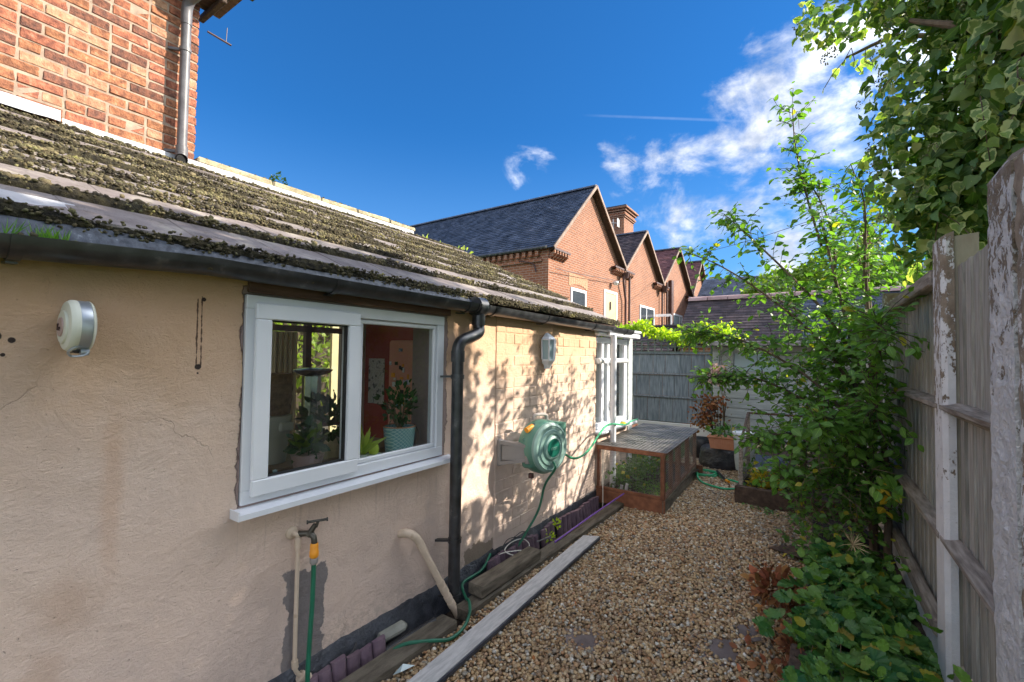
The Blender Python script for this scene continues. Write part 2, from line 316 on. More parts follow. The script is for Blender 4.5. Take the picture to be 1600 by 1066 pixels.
def tile_mat():
    m, n = newmat('roof_tile'); p = n.pos()
    col = n.ramp(n.noise(p, 7, 6), [(.3, (.13, .105, .10)), (.55, (.21, .18, .17)), (.75, (.40, .36, .29))])
    mk = n.step(n.noise(p, 22, 6, .7), .55, .68)
    col = n.mix(n.m('MULTIPLY', mk, .6), col, (.08, .07, .035))
    hs = n.n('ShaderNodeHueSaturation', Color=col, Value=n.m('MULTIPLY_ADD', n.orand(), .3, .85))
    n.out(hs.outputs[0], .75, n.bump(n.m('ADD', n.noise(p, 120, 5), mk), .5, .004))
tile_mat()
def far_brick():
    m, n = newmat('far_brick'); p = n.pos(); s = n.n('ShaderNodeSeparateXYZ', i0=p)
    u = n.m('ADD', s.outputs[1], s.outputs[0])
    v = n.n('ShaderNodeCombineXYZ', i0=u, i1=s.outputs[2]).outputs[0]
    b = n.n('ShaderNodeTexBrick', Vector=v, Color1=(.27, .095, .040), Color2=(.185, .066, .033), Mortar=(.30, .20, .145), Scale=1.0)
    b.offset = .5; b.inputs['Mortar Size'].default_value = .012; b.inputs['Brick Width'].default_value = .225; b.inputs['Row Height'].default_value = .075; b.inputs['Bias'].default_value = -.1
    hs = n.mix(n.m('MULTIPLY', n.step(n.noise(v, 8, 5, .7), .5, .8), .55), b.outputs[0], (.16, .06, .045))
    hs = n.mix(n.m('MULTIPLY', n.step(n.noise(v, 5, 4, .8), .62, .7), .5), hs, (.58, .36, .22))
    hs = n.mix(n.m('MULTIPLY', n.step(n.noise(v, .9, 4), .45, .7), .2), hs, (.5, .26, .17))
    n.out(hs, .9, n.bump(n.m('SUBTRACT', n.noise(v, 30, 4), b.outputs[1]), .6, .01))
far_brick()
def glass_mat(name, tint=(.92, .95, .94), ior=1.5, tr=None):
    m, n = newmat(name)
    ge = n.n('ShaderNodeNewGeometry'); ca = n.m('ABSOLUTE', n.vm('DOT_PRODUCT', ge.outputs['Incoming'], ge.outputs['Normal']))
    fr = n.m('MULTIPLY_ADD', n.m('POWER', n.m('SUBTRACT', 1.0, ca), 5.0), .93, .055, clamp=True)
    a = n.n('ShaderNodeBsdfTransparent', Color=tint); b = n.n('ShaderNodeBsdfGlossy', Roughness=.015)
    mx = n.n('ShaderNodeMixShader', i0=fr); m.node_tree.links.new(a.outputs[0], mx.inputs[1]); m.node_tree.links.new(b.outputs[0], mx.inputs[2])
    m.node_tree.links.new(mx.outputs[0], n.n('ShaderNodeOutputMaterial').inputs[0])
glass_mat('glass')
def simple(name, col, rough=.3, **kw):
    m, n = newmat(name); n.out(col, rough, **kw)
simple('dark_glass', (.03, .04, .05), .08, spec=.8); simple('cream_glass', (.60, .50, .28), .3); simple('pale_glass', (.35, .45, .47), .15)
simple('black_void', (.004, .004, .004), .9)
def pot_lattice():
    m, n = newmat('pot_lattice'); p = n.pos(); s = n.n('ShaderNodeSeparateXYZ', i0=p)
    a = n.m('SINE', n.m('MULTIPLY', n.m('ADD', s.outputs[1], s.outputs[2]), 330)); b = n.m('SINE', n.m('MULTIPLY', n.m('SUBTRACT', s.outputs[1], s.outputs[2]), 330))
    k = n.step(n.m('MAXIMUM', a, b), .75, .95)
    n.out(n.mix(k, (.17, .36, .38), (.55, .66, .64)), .35)
pot_lattice()
def gravel_mat():
    m, n = newmat('pebble'); r = n.island()
    col = n.ramp(r, [(0, (.17, .095, .05)), (.16, (.42, .27, .13)), (.32, (.58, .42, .23)), (.48, (.27, .17, .10)), (.62, (.64, .50, .31)), (.75, (.42, .21, .09)), (.86, (.74, .66, .50)), (.93, (.17, .15, .13)), (1, (.84, .80, .70))])
    col = n.mix(n.m('MULTIPLY', n.step(n.noise(n.pos(), 1.6, 3), .45, .65), .22), col, (.14, .085, .05))
    hs = n.n('ShaderNodeHueSaturation', Color=col, Value=n.m('MULTIPLY_ADD', n.noise(n.pos(), 160, 2), .5, .57))
    n.out(hs.outputs[0], .6, n.bump(n.noise(n.pos(), 400, 2), .2, .002))
gravel_mat()

# ------------------------------------------------------------------ object helpers
WL = {}
def tagp(o, label=None, cat=None, group=None, kind=None):
    if label: o['label'] = label
    if cat: o['category'] = cat
    if group: o['group'] = group
    if kind: o['kind'] = kind
    return o
def root(name, loc, label, cat, group=None, kind=None):
    o = bpy.data.objects.new(name, None); COL.objects.link(o); o.location = loc; o.empty_display_size = .1
    WL[o.name] = Vector(loc); return tagp(o, label, cat, group, kind)
def link(name, me, world, parent=None, rot=None, scale=None):
    o = bpy.data.objects.new(name, me); COL.objects.link(o)
    world = Vector(world); WL[o.name] = world
    if parent: o.parent = parent; o.location = world-WL[parent.name]
    else: o.location = world
    if rot is not None: o.rotation_euler = rot
    if scale is not None: o.scale = scale
    return o
class MB:
    def __init__(s): s.v = []; s.f = []
    def add(s, vs, fs): k = len(s.v); s.v += [tuple(v) for v in vs]; s.f += [tuple(i+k for i in f) for f in fs]; return s
    def box(s, c, d, rot=None, bev=0.0):
        x, y, z = d[0]/2, d[1]/2, d[2]/2
        M = Euler(rot).to_matrix() if rot is not None else None
        if bev:
            b = min(bev, x*.9, y*.9, z*.9); vs = []
            for sx in (-1, 1):
                for sy in (-1, 1):
                    for sz in (-1, 1):
                        vs += [(sx*x, sy*(y-b), sz*(z-b)), (sx*(x-b), sy*y, sz*(z-b)), (sx*(x-b), sy*(y-b), sz*z)]
            I = lambda a, b_, c_, k: ((a*2+b_)*2+c_)*3+k
            fs = []
            def quad(q, flip): fs.append(tuple(q[::-1]) if flip else tuple(q))
            for a in (0, 1):
                quad([I(a, 0, 0, 0), I(a, 1, 0, 0), I(a, 1, 1, 0), I(a, 0, 1, 0)], a == 0)
                quad([I(0, a, 0, 1), I(1, a, 0, 1), I(1, a, 1, 1), I(0, a, 1, 1)], a == 1)
                quad([I(0, 0, a, 2), I(1, 0, a, 2), I(1, 1, a, 2), I(0, 1, a, 2)], a == 0)
                for b_ in (0, 1):
                    quad([I(a, b_, 0, 0), I(a, b_, 1, 0), I(a, b_, 1, 1), I(a, b_, 0, 1)], (a+b_) % 2 == 1)
                    quad([I(a, 0, b_, 0), I(a, 1, b_, 0), I(a, 1, b_, 2), I(a, 0, b_, 2)], (a+b_) % 2 == 0)
                    quad([I(0, a, b_, 1), I(1, a, b_, 1), I(1, a, b_, 2), I(0, a, b_, 2)], (a+b_) % 2 == 1)
                    for c_ in (0, 1):
                        t = [I(a, b_, c_, 0), I(a, b_, c_, 1), I(a, b_, c_, 2)]; quad(t, (a+b_+c_) % 2 == 0)
        else:
            vs = [(sx*x, sy*y, sz*z) for sx in (-1, 1) for sy in (-1, 1) for sz in (-1, 1)]
            fs = [(0, 1, 3, 2), (4, 6, 7, 5), (0, 4, 5, 1), (2, 3, 7, 6), (0, 2, 6, 4), (1, 5, 7, 3)]
        vs = [Vector(v) for v in vs]
        if M: vs = [M @ v for v in vs]
        c = Vector(c); return s.add([v+c for v in vs], fs)
    def beam(s, a, b, w, h, upv=(0, 0, 1), bev=0.0):
        a = Vector(a); b = Vector(b); d = (b-a); L = d.length; d.normalize()
        upv = Vector(upv); sx = d.cross(upv)
        if sx.length < 1e-4: sx = d.cross(Vector((1, 0, 0)))
        sx.normalize(); uz = sx.cross(d)
        t = MB().box((0, 0, 0), (w, L, h), bev=bev); c = (a+b)/2
        return s.add([c+sx*v[0]+d*v[1]+uz*v[2] for v in t.v], t.f)
    def tube(s, pts, r, seg=8, cap=True):
        pts = [Vector(p) for p in pts]; n_ = len(pts); rr = r if isinstance(r, (list, tuple)) else [r]*n_
        t0 = (pts[1]-pts[0]).normalized(); nn = t0.orthogonal().normalized(); vs = []
        for i, p in enumerate(pts):
            t = (pts[min(i+1, n_-1)]-pts[max(i-1, 0)]).normalized()
            nn = (nn-t*nn.dot(t)); nn = nn.normalized() if nn.length > 1e-6 else t.orthogonal().normalized(); bb = t.cross(nn)
            for k in range(seg):
                a = 2*math.pi*k/seg; vs.append(p+(nn*math.cos(a)+bb*math.sin(a))*rr[i])
        fs = [(i*seg+k, i*seg+(k+1) % seg, (i+1)*seg+(k+1) % seg, (i+1)*seg+k) for i in range(n_-1) for k in range(seg)]
        if cap: fs += [tuple(range(seg))[::-1], tuple((n_-1)*seg+k for k in range(seg))]
        return s.add(vs, fs)
    def lathe(s, prof, c, axis='z', seg=24, cap=True):
        vs = []; c = Vector(c)
        for r_, h in prof:
            for k in range(seg):
                a = 2*math.pi*k/seg; x, y = r_*math.cos(a), r_*math.sin(a)
                vs.append(c+Vector({'z': (x, y, h), 'x': (h, x, y), 'y': (y, h, x)}[axis]))
        m_ = len(prof); fs = [(i*seg+k, i*seg+(k+1) % seg, (i+1)*seg+(k+1) % seg, (i+1)*seg+k) for i in range(m_-1) for k in range(seg)]
        if cap: fs += [tuple(range(seg))[::-1], tuple((m_-1)*seg+k for k in range(seg))]
        return s.add(vs, fs)
    def prism(s, poly, a, b):
        """poly: list of Vectors at one end, extruded by b-a offset"""
        d = Vector(b)-Vector(a); k = len(poly); vs = [Vector(p) for p in poly]+[Vector(p)+d for p in poly]
        return s.add(vs, [tuple(range(k))[::-1], tuple(range(k, 2*k))]+[(i, (i+1) % k, (i+1) % k+k, i+k) for i in range(k)])
    def mesh(s, name, mat, smooth=False, c=(0, 0, 0)):
        c = Vector(c); me = bpy.data.meshes.new(name); me.from_pydata([Vector(v)-c for v in s.v], [], s.f); me.update()
        if mat: me.materials.append(MAT[mat])
        if smooth: me.polygons.foreach_set('use_smooth', [True]*len(me.polygons)); me.set_sharp_from_angle(angle=R(40))
        return me
    def build(s, name, mat, parent=None, smooth=False, **tg):
        c = sum((Vector(v) for v in s.v), Vector())/len(s.v)
        o = link(name, s.mesh(name, mat, smooth, c), c, parent); return tagp(o, **tg)
def np_mesh(name, V, F, mat, UV=None, smooth=False, parent=None, c=(0, 0, 0), **tg):
    me = bpy.data.meshes.new(name); F = np.asarray(F, np.int32); V = np.asarray(V, np.float32)-np.asarray(c, np.float32)
    me.vertices.add(len(V)); me.vertices.foreach_set('co', V.ravel())
    k = F.shape[1]; me.loops.add(F.size); me.loops.foreach_set('vertex_index', F.ravel())
    me.polygons.add(len(F)); me.polygons.foreach_set('loop_start', np.arange(0, F.size, k, dtype=np.int32))
    if smooth: me.polygons.foreach_set('use_smooth', np.ones(len(F), bool))
    if UV is not None:
        l = me.uv_layers.new(name='UVMap'); l.data.foreach_set('uv', np.asarray(UV, np.float32)[F.ravel()].ravel())
    me.update(); me.validate(); me.materials.append(MAT[mat])
    return tagp(link(name, me, c, parent), **tg)
def catmull(P, k=8):
    P = [Vector(p) for p in P]; Q = [P[0]*2-P[1]]+P+[P[-1]*2-P[-2]]; out = []
    for i in range(1, len(Q)-2):
        a, b, c, d = Q[i-1:i+3]
        for j in range(k):
            t = j/k; out.append(.5*((2*b)+(c-a)*t+(2*a-5*b+4*c-d)*t*t+(3*b-a-3*c+d)*t**3))
    return out+[P[-1]]
def hoseobj(name, pts, r, mat, label, cat, seg=8, parent=None, k=8):
    return MB().tube(catmull(pts, k), r, seg).build(name, mat, parent, smooth=True, label=label, cat=cat)
def piece_mesh(name, mat, dims, bev, wob, nvar):
    out = []
    for i in range(nvar):
        b = MB().box((0, 0, 0), dims, bev=bev)
        b.v = [tuple(np.array(v)+rng.normal(0, wob, 3)) for v in b.v]; out.append(b.mesh(name, mat))
    return out

# ---- leaf templates: verts (x across, y along, z up), uv.x = 0 midrib .. 1 margin
LEAF = (np.array([(0, 0, 0), (-.25, .22, .05), (-.31, .5, .07), (-.17, .8, .03), (0, 1, -.04), (.17, .8, .03), (.31, .5, .07), (.25, .22, .05), (0, .35, 0), (0, .7, -.01)]),
        np.array([(0, 8, 1), (1, 8, 2), (8, 9, 2), (2, 9, 3), (3, 9, 4), (0, 7, 8), (7, 6, 8), (8, 6, 9), (6, 5, 9), (5, 4, 9)]),
        np.array([(0, 0), (1, .2), (1, .5), (1, .8), (.5, 1), (1, .8), (1, .5), (1, .2), (0, .35), (0, .7)]))
IVY = (np.array([(0, .06, 0), (-.22, 0, .03), (-.44, .16, .09), (-.40, .36, .07), (-.40, .56, .10), (-.20, .74, .04), (0, 1.0, -.10), (.20, .74, .04), (.38, .56, .10), (.40, .36, .07), (.46, .16, .09), (.22, 0, .03), (0, .42, -.03)]),
       np.array([(12, 0, 1), (12, 1, 2), (12, 2, 3), (12, 3, 4), (12, 4, 5), (12, 5, 6), (12, 6, 7), (12, 7, 8), (12, 8, 9), (12, 9, 10), (12, 10, 11), (12, 11, 0)]),
       np.array([(1, .1), (1, 0), (1, .1), (1, .3), (1, .6), (1, .6), (1, 1), (1, .6), (1, .6), (1, .3), (1, .1), (1, 0), (0, .4)]))
def serrated():
    o = [(0, 0)]; m_ = 7
    for i in range(1, m_+1):
        t = i/(m_+.6); w_ = .40*math.sin(math.pi*min(1, t*.93+.06))**.75; o += [(w_*.86, t-.05), (w_, t)]
    o.append((0, 1.0)); L = [(-x, y) for x, y in o[1:-1]][::-1]; ring = o+L; k = len(ring)
    v = [(x, y, .16*abs(x)+.02*math.sin(y*19)*abs(x)*2) for x, y in ring]+[(0, .45, -.02)]
    f = [(k, i, (i+1) % k) for i in range(k)]
    return np.array(v), np.array(f), np.array([(1 if abs(x) > .01 else .35, y) for x, y in ring]+[(0, .45)])
SERR = serrated()
BLADE = (np.array([(-.03, 0, 0), (.03, 0, 0), (.022, .55, .06), (-.022, .55, .06), (0, 1, .0)]), np.array([(0, 1, 2), (0, 2, 3), (3, 2, 4)]), np.array([(1, 0), (1, 0), (1, .5), (1, .5), (1, 1)]))
SIMPLE = (np.array([(0, 0, 0), (-.28, .45, .05), (0, 1, 0), (.28, .45, .05)]), np.array([(0, 2, 1), (0, 3, 2)]), np.array([(0, 0), (1, .5), (0, 1), (1, .5)]))
def leaves(name, P, D, N, S, T, mat, parent=None, wide=1.0, **tg):
    P, D, N, S = (np.asarray(a, float) for a in (P, D, N, S)); tv, tf, tu = T; k = len(tv)
    D = D/np.linalg.norm(D, axis=1, keepdims=True); N = N-D*(N*D).sum(1, keepdims=True)
    N = N/np.maximum(np.linalg.norm(N, axis=1, keepdims=True), 1e-5); X = np.cross(D, N)
    curl = rng.uniform(-.25, .35, len(P))[:, None]
    loc = tv[None]*S[:, None, None]
    zz = loc[..., 2]-curl*S[:, None]*(tv[None, :, 1]**2)*.5+rng.normal(0, .03, (len(P), k))*S[:, None]*(np.abs(tv[None, :, 0]) > .05)
    V = P[:, None]+X[:, None]*loc[..., 0:1]*wide+D[:, None]*loc[..., 1:2]+N[:, None]*zz[..., None]
    F = (tf[None]+(np.arange(len(P))*k)[:, None, None]).reshape(-1, 3)
    c = P.mean(0) if parent is None else np.array(WL[parent.name])
    return np_mesh(name, V.reshape(-1, 3), F, mat, np.tile(tu, (len(P), 1)), parent=parent, c=tuple(c), **tg)
def rv(n_, z=0.0, s=1.0):
    v = rng.normal(0, 1, (n_, 3)); v /= np.linalg.norm(v, axis=1, keepdims=True); v = v*s; v[:, 2] += z; return v
t_ = (1+5**.5)/2
ICO = np.array([(-1, t_, 0), (1, t_, 0), (-1, -t_, 0), (1, -t_, 0), (0, -1, t_), (0, 1, t_), (0, -1, -t_), (0, 1, -t_), (t_, 0, -1), (t_, 0, 1), (-t_, 0, -1), (-t_, 0, 1)])/math.hypot(1, t_)
ICOF = np.array([(0, 11, 5), (0, 5, 1), (0, 1, 7), (0, 7, 10), (0, 10, 11), (1, 5, 9), (5, 11, 4), (11, 10, 2), (10, 7, 6), (7, 1, 8), (3, 9, 4), (3, 4, 2), (3, 2, 6), (3, 6, 8), (3, 8, 9), (4, 9, 5), (2, 4, 11), (6, 2, 10), (8, 6, 7), (9, 8, 1)])
def lumps(name, P, S, mat, flat=.7, rough=.18, smooth=True, parent=None, **tg):
    P = np.asarray(P, float); N_ = len(P); S = np.asarray(S, float)
    A = ICO[None]*(1+rng.normal(0, rough, (N_, 12, 1)))*S[:, None, None]
    A = A*np.stack([rng.uniform(.75, 1.3, N_), rng.uniform(.75, 1.1, N_), rng.uniform(flat*.7, flat*1.2, N_)], 1)[:, None]
    a = rng.uniform(0, 6.28, N_); ca, sa = np.cos(a)[:, None], np.sin(a)[:, None]
    tl_ = rng.normal(0, .35, N_)[:, None]; y_, z_ = A[..., 1].copy(), A[..., 2].copy()
    A[..., 1] = y_*np.cos(tl_)-z_*np.sin(tl_); A[..., 2] = y_*np.sin(tl_)+z_*np.cos(tl_)
    x_, y_ = A[..., 0].copy(), A[..., 1].copy(); A[..., 0] = x_*ca-y_*sa; A[..., 1] = x_*sa+y_*ca
    V = (A+P[:, None]).reshape(-1, 3); F = (ICOF[None]+(np.arange(N_)*12)[:, None, None]).reshape(-1, 3)
    return np_mesh(name, V, F, mat, smooth=smooth, parent=parent, c=tuple(P.mean(0)) if parent is None else tuple(WL[parent.name]), **tg)

# ================================================================== GROUND
g = MB()
g.add([(-150, -60, -.075), (150, -60, -.075), (150, 240, -.075), (-150, 240, -.075)], [(0, 1, 2, 3)])
g.build('ground', 'grass', kind='structure')
def bumpy_sheet(name, x0, x1, y0, y1, z, st, amp, mat, **tg):
    nx, ny = int((x1-x0)/st)+1, int((y1-y0)/st)+1
    xs, ys = np.linspace(x0, x1, nx), np.linspace(y0, y1, ny)
    V = [(x, y, z+amp*noise.noise((x*3, y*3, 0))+amp*.6*noise.noise((x*11, y*11, 2))) for y in ys for x in xs]
    F = [(j*nx+i, j*nx+i+1, (j+1)*nx+i+1, (j+1)*nx+i) for j in range(ny-1) for i in range(nx-1)]
    return np_mesh(name, V, F, mat, smooth=True, **tg)
bumpy_sheet('soil_strip', -1.86, -1.5, -.9, 4.25, -.055, .04, .012, 'soil', kind='structure')
bumpy_sheet('path_bed', -1.57, .50, -.9, 8.2, -.016, .05, .008, 'gravel_base', kind='structure')
bumpy_sheet('planting_bed', -.02, .49, .6, 5.2, .035, .05, .03, 'soil', kind='structure')
bumpy_sheet('paving_behind_house', -8, -4.3, 1.0, 9, -.02, .2, .004, 'slab', kind='structure')
# pebbles
def pebble_field():
    P = []; S = []
    y = .55
    def dens(y_): return .0152+.0012*max(0, y_-2.2)
    while y < 8.1:
        sp = dens(y); row = np.arange(-1.55, .30, sp)
        xs = row+rng.uniform(-.5, .5, len(row))*sp; ys = y+rng.uniform(-.5, .5, len(row))*sp*1.1
        k = (xs > -1.56)
        # bare soil patches and the space under the rabbit run
        for i in np.nonzero(k)[0]:
            x_, y_ = xs[i], ys[i]
            if x_ < -1.16 and 4.3 < y_ < 5.9: continue
            if x_ > .0 and 1.2 < y_ < 4.9 and random.random() < .8: continue
            hole = 0
            for cx, cy, r_ in ((-.96, 2.15, .045), (-.38, 2.47, .065), (-.30, 2.68, .045)):
                d = math.hypot((x_-cx)*1.0, (y_-cy)*.8)+.03*noise.noise((x_*14, y_*14, 0))
                if d < r_: hole = 1
            if hole and random.random() < .93: continue
            P.append((x_, y_, random.uniform(-.010, .006)+(.010*noise.noise((x_*2.2, y_*2.2, 5))))); S.append(sp*random.choice((.5, .58, .66, .72, .85)))
        y += sp*.84
    return P, S
P, S = pebble_field()
lumps('gravel', P, S, 'pebble', flat=.75, rough=.14, smooth=False, kind='stuff', label='tan and brown pea gravel covering the garden path', cat='gravel')
# stepping slabs showing through
for (cx, cy, w, lb) in ((-.96, 2.15, .2, 'brown slab half buried in gravel nearest the white board'), (-.38, 2.47, .24, 'grey slab half buried in gravel nearest the strawberry leaves'), (-.30, 2.69, .15, 'small dark slab just beyond the bigger buried grey slab')):
    MB().box((cx, cy, -.012), (w, w, .02), rot=(0, 0, .5), bev=.004).build('stepping_slab', 'slab', label=lb, cat='paving slab', group='stepping slabs in the gravel')
for (x, y, a, lb) in ((-.25, 2.62, .9, 'thin slate chip lying on gravel beside the strawberry leaves'), (-1.36, 2.28, .4, 'large grey pebble between the timber and white board')):
    b = MB(); q = ICO*np.array([.04 if 'chip' in lb else .022, .016, .006 if 'chip' in lb else .016])
    b.add([Vector(v)+Vector((x, y, .016)) for v in (Matrix.Rotation(a, 3, 'Z') @ Vector(v) for v in q)], ICOF.tolist()); b.build('slate_chip' if 'chip' in lb else 'pebble', 'stone_lump' if 'peb' in lb else 'slab', label=lb, cat='stone')

# ================================================================== RENDERED EXTENSION
XW = -1.8
ext = root('garden_extension', (-3, 2, 0), 'low cream rendered extension with a mossy tiled lean-to roof', 'house extension')
WY0, WY1, WZ0, WZ1 = .872, 1.985, .838, 1.638   # window opening
def wall_grid():
    ys = np.arange(-.9, 2.5101, .0155); zs = np.arange(.095, 1.70, .0155)
    ys = np.sort(np.append(ys[(np.abs(ys-WY0) > .008) & (np.abs(ys-WY1) > .008)], (WY0, WY1))); zs = np.sort(np.append(zs[(np.abs(zs-WZ0) > .008) & (np.abs(zs-WZ1) > .008)], (WZ0, WZ1)))
    idx = {}; V = []; F = []
    def vid(i, j):
        if (i, j) not in idx:
            y, z = ys[i], zs[j]
            d = .006*noise.noise((y*3, z*3, 0))+.0022*noise.noise((y*14, z*14, 3))+.0014*noise.noise((y*38, z*30, 7))
            # trowel sweeps
            d += .0016*math.sin(18*(z+.6*y)+5*noise.noise((y*2, z*2, 1)))*max(0, noise.noise((y*1.5, z*1.5, 9)))
            e = 0.0
            if j == 0: e = .012*noise.noise((y*6, 0, 4))+.006*noise.noise((y*22, 0, 4))
            idx[(i, j)] = len(V); V.append((XW+d, y, z+e))
        return idx[(i, j)]
    for i in range(len(ys)-1):
        for j in range(len(zs)-1):
            cy, cz = (ys[i]+ys[i+1])/2, (zs[j]+zs[j+1])/2
            if WY0 < cy < WY1 and WZ0 < cz < WZ1: continue
            F.append((vid(i, j), vid(i+1, j), vid(i+1, j+1), vid(i, j+1)))
    return V, F
V, F = wall_grid()
np_mesh('rendered_wall', V, F, 'painted_render', smooth=True, parent=ext, c=(XW, 1, 1))
b = MB()   # solid core behind the skin, butted round the opening
for (y0, y1, z0, z1) in ((-.9, WY0, -.1, 1.70), (WY1, 2.505, -.1, 1.70), (WY0, WY1, -.1, WZ0), (WY0, WY1, WZ1, 1.70)):
    b.box((XW-.13, (y0+y1)/2, (z0+z1)/2), (.235, y1-y0, z1-z0))
b.build('wall_core', 'painted_render', ext)
# bitumen painted plinth with ragged top
b = MB(); ys = np.arange(-.9, 4.23, .02)
prof = []
for y in ys:
    top = .115+.018*noise.noise((y*5, 1, 0))+.008*noise.noise((y*25, 1, 0)); o = .012+.006*noise.noise((y*7, 4, 0))
    prof.append([(XW, y, top+.004), (XW+o, y, top-.012), (XW+o+.012, y, .03+.01*noise.noise((y*9, 0, 0))), (XW+.05+.012*noise.noise((y*8, 9, 0)), y, -.02), (XW+.06, y, -.10)])
k = 5; b.add([p for r_ in prof for p in r_], [(i*k+j, (i+1)*k+j, (i+1)*k+j+1, i*k+j+1) for i in range(len(prof)-1) for j in range(k-1)])
b.build('plinth', 'bitumen', ext, smooth=True)
# painted brick section
y0, y1 = 2.512, 4.20
bw = MB().box((XW-.1205, (y0+y1)/2, .78), (.25, y1-y0-.004, 1.84)).build('brick_wall', 'painted_brick', ext)
bm = piece_mesh('brick', 'painted_brick', (.03, .216, .0735), .0045, .0012, 6); bh = piece_mesh('brick', 'painted_brick', (.03, .104, .0735), .0045, .0012, 4)
ch = .0775; row = 0; z = .14
while z < 1.66:
    y = y0-(.055 if row % 2 else 0)+.0
    half = row % 2; hrow = (row % 5 == 3)
    while y < y1-.03:
        L = .104 if (hrow or y == y0 and half) else .216
        if y < y0: y = y0; L = .104
        if y+L > y1: L = y1-y
        if L > .03:
            me = random.choice(bh if L < .15 else bm); sc = L/(.104 if L < .15 else .216)
            link('brick', me, (XW-.008+random.uniform(-.0025, .0025), y+L/2, z+random.uniform(-.0015, .0015)), bw, rot=(random.uniform(-.006, .006), 0, random.uniform(-.01, .01)), scale=(1, sc*.992, 1))
        y += L+.005
    z += ch; row += 1
# conservatory side return wall
MB().prism([(-3.2, 4.19, -.1), (-4.26, 4.19, -.1), (-4.26, 4.19, 2.86), (-3.2, 4.19, 2.38)], (0, 0, 0), (0, .02, 0)).build('end_wall', 'painted_brick', ext)
MB().box((-4.18, 3.62, .9), (.16, 1.15, 2.0)).build('rear_wall', 'wall_pale', ext)
MB().box((-4.18, 3.62, 2.35), (.16, 1.15, .7)).build('rear_lintel', 'wall_pale', ext)

# roof ------------------------------------------------------------
TP = math.atan2(.148, .317); gx, gz = .317, .148; X0, Z0 = -1.80, 1.762
tm = piece_mesh('roof_tile', 'roof_tile', (.355+.045, .322, .013), .004, .0012, 5)
YT0 = -.55; NC = 17; TWI = (4.80-YT0)/NC
for k in range(8):
    for c in range(NC):
        yc = YT0+TWI*(c+.5)-(TWI*.5 if k % 2 else 0)
        w = 1.0
        if yc-TWI/2 < YT0: yc += TWI*.25; w = .5
        cx, cz = X0-gx*(k+.5), Z0+gz*(k+.5)+.030
        if k == 7: cx += .06; cz -= .028
        rr = random.uniform(-.006, .006)
        link('roof_tile', random.choice(tm), (cx+random.uniform(-.004, .004), yc, cz+random.uniform(-.002, .002)), ext, rot=(rr, TP-.045, random.uniform(-.006, .006)), scale=(1, w*.985, 1))
for c in (1,):   # odd half tile closing the staggered verge
    for k in range(1, 8, 2):
        link('roof_tile', tm[0], (X0-gx*(k+.5)+(.06 if k == 7 else 0), YT0+TWI*NC-TWI*.25, Z0+gz*(k+.5)+.030-(.028 if k == 7 else 0)), ext, rot=(0, TP-.045, 0), scale=(1, .5*.985, 1))
MB().beam((X0+.0, (YT0+4.78)/2, Z0-.022), (X0-gx*7.4, (YT0+4.78)/2, Z0-.022+gz*7.4), 4.78-YT0, .02).build('roof_deck', 'fascia_wood', ext)
# moss
for k in range(8):
    x0, z0 = X0-gx*k, Z0+gz*k; b = MB(); yy = np.arange(YT0, 4.785, .012); sec = ((.0, .046), (.020, .048), (.030, .030), (.028, .008), (.010, -.006))
    vs = []
    for y in yy:
        a = .5+.5*min(1, max(-1, noise.noise((y*3, k*2.2, 0))*2.0)); 
        for i, (sx_, sz_) in enumerate(sec):
            j_ = .006*noise.noise((y*45, i*3.1, k*7)); e_ = (.45+.55*a)
            vs.append((x0+.012+(sx_*e_)+j_, y, z0+sz_*(.75+.25*a)+j_*.6))
    b.add(vs, [(i*5+j, (i+1)*5+j, (i+1)*5+j+1, i*5+j+1) for i in range(len(yy)-1) for j in range(4)]); b.build('moss_band', 'moss_mat', ext, kind='stuff')
P = []; S = []
for k in range(8):
    x0, z0 = X0-gx*k, Z0+gz*k
    for _ in range(int(820*(4.8-YT0))):
        y = random.uniform(YT0, 4.79)
        if random.random() > .70+.8*noise.noise((y*2.3, k*1.7, 2)): continue
        P.append((x0+.036+random.uniform(-.020, .006), y, z0+random.uniform(-.004, .05))); S.append(random.uniform(.0035, .0085))
    if k >= 1:
        for _ in range(int((260 if k == 1 else 880)*(4.8-YT0))):
            y = random.uniform(YT0, 4.79); u = random.random()*.62 if k > 1 else abs(random.gauss(0, .14))
            if u > .62: continue
            if noise.noise((y*3, k*2.1+u*1.4, 7))+.50-.3*u < random.random()*.6: continue
            P.append((x0-gx*u, y, z0+gz*u+.046+random.uniform(-.002, .006)-.010*u)); S.append(random.uniform(.004, .0105) if random.random() < .95 else random.uniform(.012, .019))
print('moss', len(P)); lumps('moss', P, S, 'moss', flat=.8, rough=.30, smooth=False, parent=ext, kind='stuff')
# lead flashing and coping
for (ya, yb, zz) in ((-.55, .82, 2.93), (.82, 4.02, 2.885)):
    b = MB(); yy = np.arange(ya, yb+.001, .08)
    b.add([p for y in yy for p in ((-4.20+(.025 if zz < 2.9 else .03), y, zz+.07+.004*noise.noise((y*9, 0, 0))), (-4.165, y, zz-.01+.004*noise.noise((y*12, 3, 0))), (-4.03, y, zz-.055+.008*noise.noise((y*6, 5, 0))))],
          [(i*3+j, i*3+j+1, i*3+j+4, i*3+j+3) for i in range(len(yy)-1) for j in (0, 1)])
    b.build('lead_flashing', 'lead', ext, smooth=True)
b = MB(); yy = np.arange(4.05, 4.70, .02)
b.add([p for y in yy for p in ((-4.42, y, 2.90+.006*math.sin(y*150)), (-4.26, y, 2.935+.006*math.sin(y*150)), (-4.10, y, 2.87+.006*math.sin(y*150)), (-4.02, y, 2.795))],
      [(i*4+j, i*4+j+1, i*4+j+5, i*4+j+4) for i in range(len(yy)-1) for j in (0, 1, 2)])
b.build('ridge_flashing', 'lead', ext, smooth=True)
